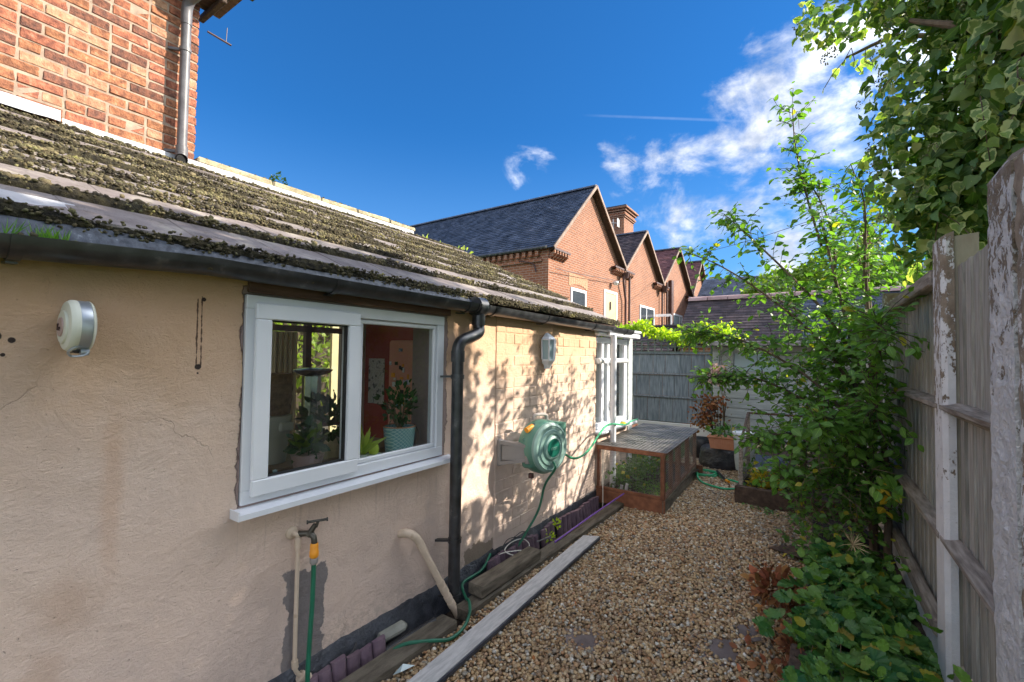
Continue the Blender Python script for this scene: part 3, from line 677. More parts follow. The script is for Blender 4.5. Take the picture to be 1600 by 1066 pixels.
MB().box((-4.33, 2.84, 2.72), (.20, 2.42, .46)).build('parapet_wall', 'mortar', ext)
y = 1.62
for L in (.62, .50, .44, .46, .42):
    b = MB().box((-4.31, y+L/2, 2.975+random.uniform(-.004, .004)), (.27, L-.008, .055), bev=.012)
    b.v = [tuple(np.array(v)+rng.normal(0, .003, 3)) for v in b.v]; b.build('coping_stone', 'stone_coping', ext); y += L
P = [(-4.2+random.uniform(-.02, .02)-.08*random.random(), random.uniform(1.65, 4.05), 3.004+random.uniform(-.003, .004)) for _ in range(900)]
lumps('coping_moss', P, rng.uniform(.004, .013, 900), 'moss', flat=.6, parent=ext, kind='stuff')
# gutter, fascia, soffit
MB().box((-1.845, 2.1, 1.735), (.02, 5.4, .09)).build('fascia_board', 'fascia_wood', ext)
MB().box((-1.785, 3.35, 1.690), (.05, 1.72, .03)).build('bird_mouth_trim', 'timber_dark', ext)
GX, GZ, GR = -1.735, 1.728, .056
def gut_profile(r_, t=.004): 
    out = [(math.cos(a)*r_, math.sin(a)*r_*1.0) for a in np.linspace(math.pi, 2*math.pi, 11)]
    inn = [(math.cos(a)*(r_-t), math.sin(a)*(r_-t)) for a in np.linspace(2*math.pi, math.pi, 11)]
    return out+inn
def gz_(y): return GZ-.004*(y-2)-.065*max(0, (.7-y))
b = MB(); pr = gut_profile(GR); ys = [-.9, .12, .4, .7, 1.2, 2.0, 2.24, 3.2, 4.2, 5.02]
b.add([(GX+p[0], y, gz_(y)+p[1]) for y in ys for p in pr], [(i*22+j, i*22+(j+1) % 22, (i+1)*22+(j+1) % 22, (i+1)*22+j) for i in range(len(ys)-1) for j in range(22)]+[tuple(range(22)), tuple((len(ys)-1)*22+j for j in range(22))[::-1]])
gut = b.build('gutter', 'gutter_black', ext, smooth=True)
for y in (.26, 1.20, 2.10, 2.18, 2.275, 2.36, 3.05, 3.95, 4.8):
    wd = .026; b = MB(); pb = gut_profile(GR+.005, .004)
    b.add([(GX+p[0], yy, gz_(y)+p[1]) for yy in (y-wd/2, y+wd/2) for p in pb], [(j, (j+1) % 22, 22+(j+1) % 22, 22+j) for j in range(22)]+[tuple(range(22)), tuple(range(22, 44))[::-1]])
    if y not in (2.18, 2.275): b.beam((GX-.05, y, gz_(y)-.02), (-1.80, y, gz_(y)-.045), .022, .008); b.beam((-1.835, y, gz_(y)-.058), (GX-.01, y, gz_(y)-.064), .022, .006)
    b.build('gutter_bracket', 'gutter_black', gut, smooth=True)
# sagging roofing felt hanging into the gutter
b = MB(); yy = np.arange(-.55, 2.3, .06)
b.add([p for y in yy for p in ((-1.81, y, 1.785+.004*noise.noise((y*4, 0, 1))), (-1.775, y, 1.780+.005*noise.noise((y*5, 0, 1))), (-1.755, y, 1.750+.006*noise.noise((y*5, 2, 1))), (-1.745, y, 1.700+.006*noise.noise((y*7, 0, 1))))], [(i*4+j, i*4+j+1, i*4+j+5, i*4+j+4) for i in range(len(yy)-1) for j in range(3)])
b.build('roofing_felt', 'felt', ext, smooth=True)
b = MB().box((-1.89, .12, 1.843), (.16, .62, .010), rot=(0, TP, .05), bev=.003); b.build('slipped_tile_slate', 'lead', ext)
P = [(GX+random.uniform(-.03, .04), random.uniform(.0, 1.6), 1.703+random.uniform(-.006, .012)) for _ in range(700)]
lumps('gutter_debris', P, rng.uniform(.004, .011, 700), 'moss', parent=ext, kind='stuff')
P, D, N, Sz = [], [], [], []
for cy in (.20, .235, .30, .315, .33, .345):
    for _ in range(16):
        P.append((GX+random.uniform(-.02, .04), cy+random.gauss(0, .008), 1.69)); D.append((random.gauss(.1, .35), random.gauss(0, .4), 1)); N.append((1, 0, .2)); Sz.append(random.uniform(.03, .075))
leaves('gutter_grass', P, D, N, Sz, BLADE, 'leaf_grass', kind='stuff', label='tufts of bright green grass growing in the gutter', cat='grass')
# downpipe
dp = MB().tube([(-1.715, 2.02, 1.42), (-1.715, 2.02, .02)], .034, 18).build('downpipe', 'gutter_black', ext, smooth=True)
MB().tube(catmull([(GX+.005, 2.228, 1.675), (GX+.005, 2.228, 1.60), (-1.72, 2.215, 1.555), (-1.717, 2.14, 1.525), (-1.715, 2.05, 1.495), (-1.715, 2.02, 1.45), (-1.715, 2.02, 1.40)], 5), .036, 18).tube([(GX+.005, 2.228, 1.66), (GX+.005, 2.228, 1.60)], .041, 18).tube([(-1.715, 2.02, 1.44), (-1.715, 2.02, 1.375)], .040, 18).build('swan_neck', 'gutter_black', ext, smooth=True)
MB().tube([(GX, 2.19, 1.715), (GX, 2.265, 1.715)], .060, 16).build('gutter_outlet', 'gutter_black', gut, smooth=True)
for z in (1.29, .36, .05):
    MB().tube([(-1.715, 2.02, z-.012), (-1.715, 2.02, z+.012)], .0395, 16).beam((-1.74, 2.0, z), (-1.805, 1.955, z), .022, .012).build('pipe_clip', 'gutter_black', dp, smooth=True)

# window ------------------------------------------------------------
win = tagp(link('window', None, (XW, 1.43, 1.24), ext))
XF = XW+.012  # face of outer frame
def bar(mb, y0, y1, z0, z1, x0, x1, bev=.0025): mb.box(((x0+x1)/2, (y0+y1)/2, (z0+z1)/2), (abs(x1-x0), y1-y0, z1-z0), bev=bev)
y0, y1, z0, z1 = WY0+.003, WY1-.003, WZ0+.001, WZ1-.003
fw = .052
b = MB(); xa, xb = XW-.06, XF
bar(b, y0, y1, z0, z0+fw, xa, xb); bar(b, y0, y1, z1-fw, z1, xa, xb); bar(b, y0, y0+fw-.002, z0+fw, z1-fw, xa, xb-.001); bar(b, y1-fw, y1, z0+fw, z1-fw, xa, xb-.001)
YM = 1.372; bar(b, YM-.026, YM+.026, z0+fw, z1-fw, xa, xb-.001)
b.build('window_frame', 'pvc_white', win)
b = MB()  # opening casement, stands proud
c0, c1, d0, d1 = y0+.028, YM+.010, z0+.028, z1-.030; cw = .062; xa, xb = XF+.0015, XF+.022
for q in ((c0, c1, d0, d0+cw), (c0, c1, d1-cw, d1)): bar(b, *q, xa, xb, .004)
for q in ((c0, c0+cw, d0+cw, d1-cw), (c1-cw, c1, d0+cw, d1-cw)): bar(b, *q, xa, xb-.0008, .004)
b.build('casement', 'pvc_white', win)
b = MB()
gi = (c0+cw, c1-cw, d0+cw, d1-cw)
for q in ((gi[0], gi[1], gi[2], gi[2]+.007), (gi[0], gi[1], gi[3]-.007, gi[3]), (gi[0], gi[0]+.007, gi[2]+.007, gi[3]-.007), (gi[1]-.007, gi[1], gi[2]+.007, gi[3]-.007)): bar(b, *q, XF-.012, XF+.006, 0)
b.build('seal', 'seal', win)
fi = (YM+.028, y1-fw-.002, z0+fw+.002, z1-fw-.002)
b = MB()
for q in ((fi[0], fi[1], fi[2], fi[2]+.022), (fi[0], fi[1], fi[3]-.022, fi[3]), (fi[0], fi[0]+.022, fi[2]+.022, fi[3]-.022), (fi[1]-.022, fi[1], fi[2]+.022, fi[3]-.022)): bar(b, *q, XF-.03, XF-.012, .004)
b.build('glazing_bead', 'pvc_white', win)
MB().box((XF-.008, (gi[0]+gi[1])/2, (gi[2]+gi[3])/2), (.004, gi[1]-gi[0]-.004, gi[3]-gi[2]-.004)).build('glass', 'glass', win)
MB().box((XF-.034, (fi[0]+fi[1])/2, (fi[2]+fi[3])/2), (.004, fi[1]-fi[0]-.004, fi[3]-fi[2]-.004)).build('glass', 'glass', win)
b = MB().prism([(XW-.04, .846, .836), (XW+.062, .846, .820), (XW+.062, .846, .800), (XW-.04, .846, .806)], (0, .846, 0), (0, 2.050, 0)); b.build('sill', 'pvc_white', win)
MB().box((XW+.035, .8445, .818), (.065, .004, .034)).build('sill_end_cap', 'pvc_white', win)
MB().box((-1.99, 1.43, .815), (.20, 1.12, .03)).build('inner_sill', 'wall_pale', win)

MB().box((XW+.008, 1.455, 1.672), (.022, 1.15, .056), bev=.004).build('timber_lintel', 'fascia_wood', ext)
# interior --------------------------------------------------------
room = root('kitchen_room', (-3, 2, 0), 'dim kitchen seen through the white window, red end wall', 'room', kind=None)
MB().box((-3.0, 1.2, .0), (2.3, 4.0, .04)).build('room_floor', 'floor_wood', room)
MB().box((-3.08, -.42, .4), (2.04, .06, .8)).box((-2.13, -.42, 1.3), (.14, .06, 1.0)).box((-4.03, -.42, 1.5), (.14, .06, 1.4)).build('side_wall', 'wall_pale', room)
MB().box((-3.08, -.42, 1.35), (1.76, .01, 1.1)).build('added_daylight_pane', 'glass', room)  # unseen window opening added in the side wall to light the kitchen
ew = MB().prism([(-2.98, 3.27, 0), (-4.10, 3.27, 0), (-4.10, 3.27, 2.78), (-2.98, 3.27, 2.26)], (0, 0, 0), (0, .06, 0)).build('red_wall', 'wall_red', room)
MB().box((-4.16, .55, 1.2), (.06, 2.0, 2.4)).build('brick_side_wall', 'wall_pale', room)
MB().box((-2.86, 3.10, 1.05), (.20, .28, 2.0)).build('pale_pier', 'wall_pale', room)
MB().add([(-2.05, -.4, 1.80), (-2.05, 4.15, 1.80), (-4.15, 4.15, 2.77), (-4.15, -.4, 2.77)], [(0, 1, 2, 3)]).build('sloping_ceiling', 'pvc_white', room)
# glazed rear doors
rd = root('rear_door', (-4.13, 2.35, 0), 'brown framed glazed doors at the back of the kitchen', 'door')
b = MB()
for yy in (1.60, 2.13, 2.60, 3.03): b.box((-4.13, yy, 1.36), (.05, .06, 2.66))
for zz in (.10, .70, 1.64, 2.66): b.box((-4.128, 2.32, zz), (.046, 1.46, .055))
b.build('door_frame', 'frame_brown', rd)
MB().box((-4.13, 2.32, 1.40), (.006, 1.42, 2.5)).build('glass', 'glass', rd)
hung = MB()
for i in range(14): hung.box((-3.98+.012*math.sin(i*2.1), 2.18+.016*i, 1.1), (.02, .02, 1.0), bev=.004)
hung.build('curtain', 'cloth_cream', label='cream curtain beside the glazed rear doors', cat='curtain')
fr = root('fridge', (-3.19, 3.10, 0), 'pink fridge door covered with magnets in the kitchen', 'fridge')
MB().box((-3.19, 3.10, .775), (.36, .30, 1.53), bev=.02).build('fridge_body', 'wall_pink', fr)
for _ in range(26):
    MB().box((random.uniform(-3.33, -3.05), 2.944, random.uniform(.92, 1.47)), (random.uniform(.02, .05), .008, random.uniform(.02, .05)), bev=.002).build('magnet', random.choice(['magnet', 'paper', 'ceramic_white', 'plastic_orange', 'seal']), fr)
MB().box((-3.90, 3.262, 1.12), (.25, .006, .48)).build('poster', 'paper', label='faded black and white poster on the red kitchen wall', cat='poster')
MB().box((-2.02, 3.1, .95), (.06, .3, .10)).build('counter', 'floor_wood', label='counter edge at the right of the kitchen', cat='counter')
cabinet = root('sideboard', (-3.0, 1.25, 0), 'low dark sideboard under the kitchen clutter', 'sideboard')
MB().box((-2.66, 1.45, .40), (.64, 1.5, .76), bev=.01).build('cabinet_body', 'frame_brown', cabinet)
MB().box((-2.66, 1.45, .795), (.68, 1.54, .03), bev=.006).build('cabinet_top', 'floor_wood', cabinet)
bk = MB()
for i, r_ in enumerate((.10, .105, .108, .105)): bk.lathe([(r_-.006, 0), (r_, .02), (r_, .04), (r_-.006, .055)], (-2.5, 1.37, 1.075+.056*i), seg=16)
bk.build('basket', 'basket', smooth=True, label='brown wicker basket stacked on the beige bin indoors', cat='basket')
MB().lathe([(.08, 0), (.10, .21), (.105, .255), (.098, .257)], (-2.5, 1.37, .812), seg=20).box((-2.40, 1.40, 1.01), (.03, .08, .05), bev=.01).build('bin', 'plastic_cream', smooth=True, label='beige plastic bin with handle behind the window glass', cat='bin')
MB().lathe([(.05, 0), (.10, .02), (.12, .04), (.09, .05), (.02, .055)], (-2.6, 1.68, 1.27), seg=24).tube([(-2.6, 1.68, .81), (-2.6, 1.68, 1.28)], .05, 8).build('scales', 'steel', smooth=True, label='silver dish on a stand behind the window glass', cat='kitchen scales')
# plants on the sill
def leafball(name, c, n_, rad, size, mat, T=LEAF, zf=1.0, parent=None, up=.4, **tg):
    d = rv(n_, up); P = np.array(c)+d*np.array([1, 1, zf])*rad*rng.uniform(.25, 1, (n_, 1)); return leaves(name, P, d+rv(n_, .0, .5), rv(n_, 1.0), rng.uniform(.6, 1.2, n_)*size, T, mat, parent=parent, **tg)
def potted(name, loc, prof, mat, label, rim=None):
    t = root(name, loc, label, 'plant pot'); MB().lathe(prof, loc, seg=28).build('pot', mat, t, smooth=True)
    MB().lathe([(prof[-1][0]*.95, 0), (0.001, .006)], (loc[0], loc[1], loc[2]+prof[-1][1]-.02), seg=20, cap=False).build('potting_soil', 'soil', t); return t
ZS = .832
t = potted('potted_plant', (-1.95, 1.245, ZS), [(.045, 0), (.06, .07), (.072, .115), (.074, .12), (.068, .12)], 'ceramic_pink', 'green leafy plant in a pink pot on the inner sill')
leafball('foliage', (-1.95, 1.245, ZS+.15), 60, .07, .06, 'leaf_house', parent=t)
leaves('long_leaf', [(-1.95, 1.24, ZS+.13)]*7, [(.2, -1, .6), (.1, -.8, 1), (.3, -.6, .4), (0, 1, .8), (.3, .9, 1), (.3, .2, 1), (.1, .6, 1.3)], rv(7, 2), [.13, .12, .11, .12, .14, .12, .15], LEAF, 'leaf_tree', parent=t, wide=.6)
leafball('trailing_houseplant', (-2.32, 1.60, 1.0), 90, .13, .07, 'leaf_house', label='dark leafy houseplant on the sideboard behind the sill', cat='houseplant')
t = potted('potted_aloe', (-1.90, 1.50, ZS), [(.028, 0), (.034, .07), (.036, .075), (.031, .075)], 'ceramic_white', 'small spiky green plant in a white pot behind the window mullion')
leaves('foliage', [(-1.91, 1.51, ZS+.08)]*16, rv(16, 1.2), rv(16, 1), rng.uniform(.08, .16, 16), BLADE, 'leaf_lit', parent=t, wide=4)
t = root('potted_cactus', (-1.92, 1.60, ZS), 'round cactus in a small white bowl on the inner sill', 'cactus')
MB().lathe([(.024, 0), (.038, .03), (.043, .06), (.039, .062), (.03, .055)], (-1.92, 1.60, ZS), seg=24).build('pot', 'ceramic_white', t, smooth=True)
q = MB(); pr_ = [(.004, 0), (.022, .008), (.028, .03), (.022, .052), (.004, .062)]
for i in range(len(pr_)): pass
q.lathe(pr_, (-1.92, 1.60, ZS+.055), seg=20); q.v = [tuple(Vector(v)*1) for v in q.v]; q.build('cactus_body', 'leaf_lit', t, smooth=True)
leaves('spines', np.array([-1.92, 1.60, ZS+.087])+rv(160)*np.array([.026, .026, .03]), rv(160, .6), rv(160), np.full(160, .014), BLADE, 'straw', parent=t)
t = root('potted_jade_plant', (-1.91, 1.765, ZS), 'dark jade plant in a large blue lattice pot on the inner sill', 'plant pot')
MB().lathe([(.062, 0), (.074, .05), (.084, .15), (.088, .185), (.083, .185), (.078, .16)], (-1.91, 1.765, ZS), seg=32).build('pot', 'pot_lattice', t, smooth=True)
MB().lathe([(.087, 0), (.089, .006), (.083, .009)], (-1.91, 1.765, ZS+.182), seg=32, cap=False).build('pot_rim', 'terracotta', t, smooth=True)
MB().lathe([(.08, 0), (.001, .004)], (-1.91, 1.765, ZS+.165), seg=20, cap=False).build('potting_soil', 'soil', t)
q = MB()
for a in range(7):
    an = a*.9; q.tube(catmull([(-1.91, 1.765, ZS+.16), (-1.91+.02*math.cos(an), 1.765+.05*math.sin(an), ZS+.24), (-1.91+.04*math.cos(an), 1.765+.09*math.sin(an), ZS+.32)], 4), .005, 6)
q.build('stem', 'bark', t)
leafball('foliage', (-1.915, 1.77, ZS+.275), 230, .115, .032, 'leaf_house', parent=t)
q = MB().tube(catmull([(-1.845, 1.81, ZS+.20), (-1.82, 1.822, ZS+.15), (-1.822, 1.80, ZS+.08), (-1.825, 1.77, ZS+.05)], 5), .0016, 5).build('trailing_stem', 'bark_dark', t)
t = root('teapot', (-1.9, 1.065, ZS), 'small blue and white teapot at the left corner of the sill', 'teapot')
MB().lathe([(.02, 0), (.045, .02), (.05, .04), (.03, .062), (.006, .07), (.01, .085), (.002, .09)], (-1.9, 1.065, ZS), seg=20).build('teapot_body', 'pale_glass', t, smooth=True)
MB().tube(catmull([(-1.9, 1.11, ZS+.03), (-1.9, 1.145, ZS+.045), (-1.9, 1.14, ZS+.01), (-1.9, 1.11, ZS+.015)], 4), .005, 6).build('handle', 'ceramic_white', t, smooth=True)
MB().box((-1.9, .962, ZS+.03), (.06, .07, .06), bev=.004).build('tin', 'slate', label='small dark blue tin in the bottom left window corner', cat='tin')
# hedge seen through the rear doors
P = np.stack([rng.uniform(-8.2, -7.4, 5200), rng.uniform(2.0, 9.5, 5200), rng.uniform(.3, 4.1, 5200)], 1)
hd = root('courtyard_hedge', (-7.8, 5.5, 0), 'bright leafy hedge beyond the rear doors of the kitchen', 'hedge')
leaves('foliage', P, rv(5200, .2), rv(5200, .3), rng.uniform(.10, .2, 5200), SIMPLE, 'leaf_lit', parent=hd)
MB().box((-8.3, 5.75, 1.9), (.1, 7.5, 3.8)).build('fence_panel', 'timber_dark', hd)
bf = MB().box((-6.2, 5.1, 1.0), (.05, 1.6, 1.9)).build('garden_screen', 'cloth_cream', label='pale cream garden building panel beyond the rear doors', cat='panel')

# ================================================================== TALL BRICK HOUSE (left)
hs = root('brick_house', (-6, 0, 0), 'tall orange brick house rising above the mossy extension roof', 'house')
XB = -4.2; YB0, YB1 = -.62, 1.609; ZB0, ZB1 = 2.74, 4.30
core = MB().box((XB-2.0025, (YB0+YB1)/2-1.5, (ZB0+ZB1)/2-1.2), (4.0, YB1-YB0+3.0-.02, ZB1-ZB0+2.4)).build('wall', 'mortar', hs)
ms = {}
for mt in ('old_brick', 'buff_brick', 'dark_brick'):
    ms[mt] = {'s': piece_mesh('brick', mt, (.05, .211, .0615), .004, .0016, 5), 'h': piece_mesh('brick', mt, (.05, .099, .0615), .004, .0016, 4)}
z = ZB0+.03; row = 0
while z < ZB1:
    y = YB1; seq = ['h'] if row % 2 else []
    while sum(.224 if q == 's' else .112 for q in seq) < YB1-YB0+.1:
        seq += (['h', 'h'] if (random.random() < .16 or row % 6 == 4) else ['s'])
    for L in seq:
        ln = .211 if L == 's' else .099
        mt = random.choices(('old_brick', 'buff_brick', 'dark_brick'), (.72, .10, .18))[0]
        link('brick', random.choice(ms[mt][L]), (XB-.0235+random.uniform(-.0015, .0035), y-ln/2-random.uniform(0, .003), z+random.uniform(-.003, .003)), core, rot=(random.uniform(-.014, .014), random.uniform(-.02, .02), random.uniform(-.02, .02)), scale=(1, random.uniform(.975, 1.0), random.uniform(.95, 1.02)))
        y -= ln+.013
    z += .0735; row += 1
# eaves: corbels, soffit boards, guttering underside
MB().box((XB+.10, .35, 4.325), (.42, 2.9, .03)).build('soffit_board', 'fascia_wood', hs)
for i in range(5): MB().box((XB+.06+.0, 1.675+.03*i, 4.24+.055*i), (.42, .04, .05), bev=.006).build('verge_tile', 'timber_dark', hs)
MB().beam((XB+.30, 1.9, 4.42), (XB+.30, -1.1, 4.42), .11, .08).build('eaves_gutter', 'gutter_black', hs)
MB().tube([(XB+.12, 1.62, 4.00), (XB+.12, 1.80, 3.99)], .008, 6).tube([(XB+.12, 1.76, 4.0), (XB+.12, 1.765, 4.12)], .003, 5).build('pipe_stub', 'iron_brown', hs)
rp = MB().tube([(XB+.085, 1.485, 4.02), (XB+.085, 1.485, 2.93)], .034, 18).build('downpipe', 'pipe_grey', hs, smooth=True)
MB().tube(catmull([(XB+.085, 1.485, 3.98), (XB+.085, 1.485, 4.10), (XB+.12, 1.49, 4.17), (XB+.20, 1.51, 4.20), (XB+.24, 1.52, 4.26), (XB+.24, 1.52, 4.42)], 5), .038, 16).build('swan_neck', 'pipe_grey', rp, smooth=True)
MB().tube(catmull([(XB+.085, 1.485, 2.99), (XB+.085, 1.485, 2.93), (XB+.11, 1.475, 2.895), (XB+.16, 1.46, 2.885)], 4), .041, 16, cap=False).lathe([(.041, 0), (.0405, .03)], (XB+.085, 1.485, 2.98), seg=16).build('shoe', 'pipe_grey', rp, smooth=True)
MB().lathe([(.034, 0), (.034, .002)], (XB+.155, 1.46, 2.885), axis='x', seg=14).build('shoe_mouth', 'black_void', rp)
for z in (3.78, 2.97): MB().tube([(XB+.085, 1.485, z-.014), (XB+.085, 1.485, z+.014)], .040, 16).beam((XB+.06, 1.46, z), (XB+.005, 1.40, z), .02, .02).build('pipe_clip', 'pipe_grey', rp, smooth=True)
# ================================================================== CONSERVATORY AND ITS DOWNPIPE
cs = root('conservatory', (-1.83, 4.7, 0), 'white framed conservatory end between painted brick wall and grey fence', 'conservatory')
MB().box((-1.93, 4.72, .27), (.18, 1.02, .74)).build('dwarf_wall', 'painted_brick', cs)
b = MB(); xs_ = (-1.90, -1.84)
for (ya, yb) in ((4.215, 4.28), (4.46, 4.52), (4.62, 4.69), (5.13, 5.22)): bar(b, ya, yb, .68, 1.60, *xs_)
for (za, zb, o) in ((.68, .735, .002), (1.345, 1.40, .003), (1.56, 1.615, .004)): bar(b, 4.215, 5.218, za, zb, xs_[0]-o, xs_[1]+o)
cf = b.build('window_frame', 'pvc_white', cs)
for (ya, yb) in ((4.285, 4.455), (4.525, 4.615), (4.695, 5.125)):
    for (za, zb) in ((.74, 1.34), (1.405, 1.555)): MB().box((-1.868, (ya+yb)/2, (za+zb)/2), (.005, yb-ya, zb-za)).build('glass', 'glass', cs)
for (ya, yb, zc) in ((4.30, 4.45, 1.372), (4.70, 5.12, 1.372)): MB().tube([(-1.815, ya, zc), (-1.815, yb, zc)], .028, 12).build('rolled_blind', 'ceramic_white', cs, smooth=True)
MB().box((-1.80, 4.74, .662), (.15, 1.06, .025), bev=.006).build('sill', 'pvc_white', cs)
MB().box((-1.80, 4.74, 1.665), (.10, 1.16, .07), bev=.015).build('eaves_beam', 'pvc_white', cs)
MB().box((-1.77, 4.86, 1.705), (.12, 1.0, .03), bev=.008).box((-1.73, 4.86, 1.655), (.02, .96, .05), bev=.006).build('eaves_gutter', 'pvc_white', cs)
MB().box((-1.86, 5.32, .90), (.06, .14, 1.5)).build('corner_post', 'shed_board', cs)
MB().box((-2.9, 5.24, 1.2), (1.9, .006, 1.2)).build('end_pane', 'glass', cs)
MB().prism([(-1.86, 4.85, 1.70), (-3.8, 4.85, 2.3), (-3.8, 5.24, 2.3), (-1.86, 5.24, 1.70)], (0, 0, 0), (0, 0, .012)).build('roof_pane', 'glass', cs)
MB().box((-2.6, 4.72, .66), (1.2, 1.0, .02)).build('window_board', 'wall_pale', cs)
MB().tube([(-1.70, 4.43, 1.64), (-1.70, 4.43, .05)], .030, 14).build('downpipe', 'pvc_white', cs, smooth=True)
MB().tube([(-1.62, 5.35, .55), (-1.62, 5.35, .02)], .03, 12).build('waste_pipe', 'pvc_white', cs, smooth=True)

# ================================================================== RABBIT RUN
rr_ = root('rabbit_run', (-1.5, 5.0, 0), 'low brown timber and wire mesh rabbit run beside the painted wall', 'rabbit run')
rx0, rx1, ry0, ry1 = -1.785, -1.125, 4.21, 5.88; zb = .13; zt = .555
def skew(y): return -.07*(y-ry0)/(ry1-ry0)
MB().box(((rx0+rx1)/2, ry0+.012, .062), (rx1-rx0, .024, .125), bev=.004).build('plinth_board', 'timber_red', rr_)
MB().beam((rx1-.012, ry0, .062), (rx1-.012+skew(ry1), ry1, .062), .024, .125, bev=.004).build('plinth_board', 'sleeper', rr_)
MB().box(((rx0+rx1)/2, ry1, .062), (rx1-rx0, .024, .125), bev=.004).build('plinth_board', 'timber_red', rr_)
def run_bar(a, b_, w=.03, h=.03, mat='timber_red', nm='rail'): MB().beam(a, b_, w, h, bev=.003).build(nm, mat, rr_)
run_bar((rx0, ry0+.015, zb+.012), (rx1, ry0+.015, zb+.012)); run_bar((rx0, ry0+.014, zt-.022), (rx1, ry0+.014, zt-.022), .028, .04)
for (yy, w) in ((ry0+.016, .045), (4.55, .032), (4.86, .045), (4.92, .03), (5.35, .03), (5.41, .03), (5.86, .04)):
    run_bar((rx1-.02+skew(yy), yy, zb), (rx1-.02+skew(yy), yy, zt-.012), w, .036, nm='upright')
run_bar((rx1-.019, ry0, zb+.010), (rx1-.019+skew(ry1), ry1, zb+.010)); run_bar((rx1-.019, ry0+.02, zt-.02), (rx1-.019+skew(ry1), ry1, zt-.02), .03, .036)
run_bar((rx0+.02, ry0+.02, zb), (rx0+.02, ry0+.02, zt-.01), nm='upright'); run_bar((rx0+.02, ry1-.02, zb), (rx0+.02, ry1-.02, zt-.01), nm='upright')
run_bar((rx0+.02, ry0+.02, zt-.02), (rx0-.15, ry1, zt-.02)); run_bar((rx0-.1, ry1, zt-.02), (rx1+skew(ry1), ry1, zt-.02))
def mesh_panel(o, u, v, nu, nv, r_=.0011):
    o, u, v = Vector(o), Vector(u), Vector(v); b = MB()
    for i in range(nu+1): a = o+u*(i/nu); b.tube([a, a+v*.5+u*random.uniform(-.004, .004), a+v], r_, 3, cap=False)
    for j in range(nv+1): a = o+v*(j/nv); b.tube([a, a+u*.5+v*random.uniform(-.01, .01), a+u], r_, 3, cap=False)
    return b
mesh_panel((rx0+.03, ry0+.004, zb+.02), (rx1-rx0-.06, 0, 0), (0, 0, zt-zb-.05), 42, 26, .0008).build('wire_mesh', 'wire_grey', rr_, kind='stuff')
mesh_panel((rx1+.001, ry0+.04, zb+.02), (skew(ry1), ry1-ry0-.06, 0), (0, 0, zt-zb-.05), 60, 18, .0009).build('wire_mesh', 'wire_grey', rr_, kind='stuff')
mesh_panel((rx0-.01, ry0-.01, zt+.004), (rx1-rx0+.03, 0, 0), (-.06, ry1-ry0+.03, 0), 19, 44, .0042).build('mesh_lid', 'wire_grey', rr_, kind='stuff')
MB().add([(rx0, ry0+.02, zt-.003), (rx1-.01, ry0+.02, zt-.003), (rx1-.01+skew(ry1), ry1, zt-.003), (rx0-.05, ry1, zt-.003)], [(0, 1, 2, 3)]).build('lid_netting', 'wire_grey', rr_) if False else None
bumpy_sheet('run_soil', rx0, rx1-.03, ry0+.03, ry1-.03, .10, .05, .02, 'soil', kind='structure')
def ground_leaves(name, n_, x0, x1, y0, y1, z0, z1, size, mat, T=LEAF, up=.6, dens=None, **tg):
    P = []
    while len(P) < n_:
        x, y = random.uniform(x0, x1), random.uniform(y0, y1)
        if dens and random.random() > dens(x, y): continue
        P.append((x, y, random.uniform(z0, z1)))
    return leaves(name, P, rv(n_, up), rv(n_, 1.2), rng.uniform(.6, 1.25, n_)*size, T, mat, **tg)
ground_leaves('weeds', 900, rx0+.05, -1.40, 4.30, 5.4, .11, .30, .045, 'leaf_shrub_low', dens=lambda x, y: .9-.9*abs(x+1.62), kind='stuff', label='small green weeds growing inside the rabbit run', cat='weeds')
ground_leaves('hay_and_greens', 420, -1.42, -1.18, 4.26, 4.75, .10, .16, .06, 'leaf_grass', BLADE, .3, kind='stuff', label='bright green grass clippings heaped in the rabbit run corner', cat='grass clippings')
ground_leaves('straw', 120, -1.28, -1.15, 4.25, 4.5, .10, .14, .05, 'straw', BLADE, .2, kind='stuff', label='pale straw at the corner of the rabbit run', cat='straw')
for (x, h_) in ((-1.55, .07), (-1.50, .09)): MB().box((x, 4.27, .12+h_/2), (.028, .02, h_), rot=(.1, .15, .2), bev=.003).build('wood_block', 'board_white', label='pale offcut standing inside the rabbit run, %s one' % ('taller' if h_ > .08 else 'shorter'), cat='wood offcut')

# ================================================================== WALL-MOUNTED THINGS
# retractable reel high on the left
wr = root('retractable_reel', (-1.8, .385, 1.475), 'cream and grey retractable reel on the wall left of the window', 'clothes line reel')
ry_, rz_ = .352, 1.483
def dsec(r_, y, xc=-1.728, back=-1.790, seg=40):
    """D-shaped section in the x-z plane, flat side to the wall"""
    out = []
    for k in range(seg):
        a = 2*math.pi*k/seg; out.append((max(back, xc+r_*math.cos(a)), y, rz_+r_*math.sin(a)))
    return out
def dloft(sec):
    b = MB(); vs = [p for r_, y in sec for p in dsec(r_, y)]; k = 40
    return b.add(vs, [(i*k+j, i*k+(j+1) % k, (i+1)*k+(j+1) % k, (i+1)*k+j) for i in range(len(sec)-1) for j in range(k)]+[tuple(range(k))[::-1], tuple((len(sec)-1)*k+j for j in range(k))])
dloft([(.060, ry_+.010), (.066, ry_+.011), (.0715, ry_+.018), (.0725, ry_+.022), (.0725, ry_+.030)]).build('near_shell', 'plastic_cream', wr, smooth=True)
dloft([(.0712, ry_+.0305), (.0716, ry_+.033), (.0716, ry_+.052), (.0712, ry_+.0545)]).build('band', 'metal_silver', wr, smooth=True)
dloft([(.0725, ry_+.055), (.0725, ry_+.057), (.068, ry_+.062), (.055, ry_+.066)]).build('far_shell', 'plastic_cream', wr, smooth=True)
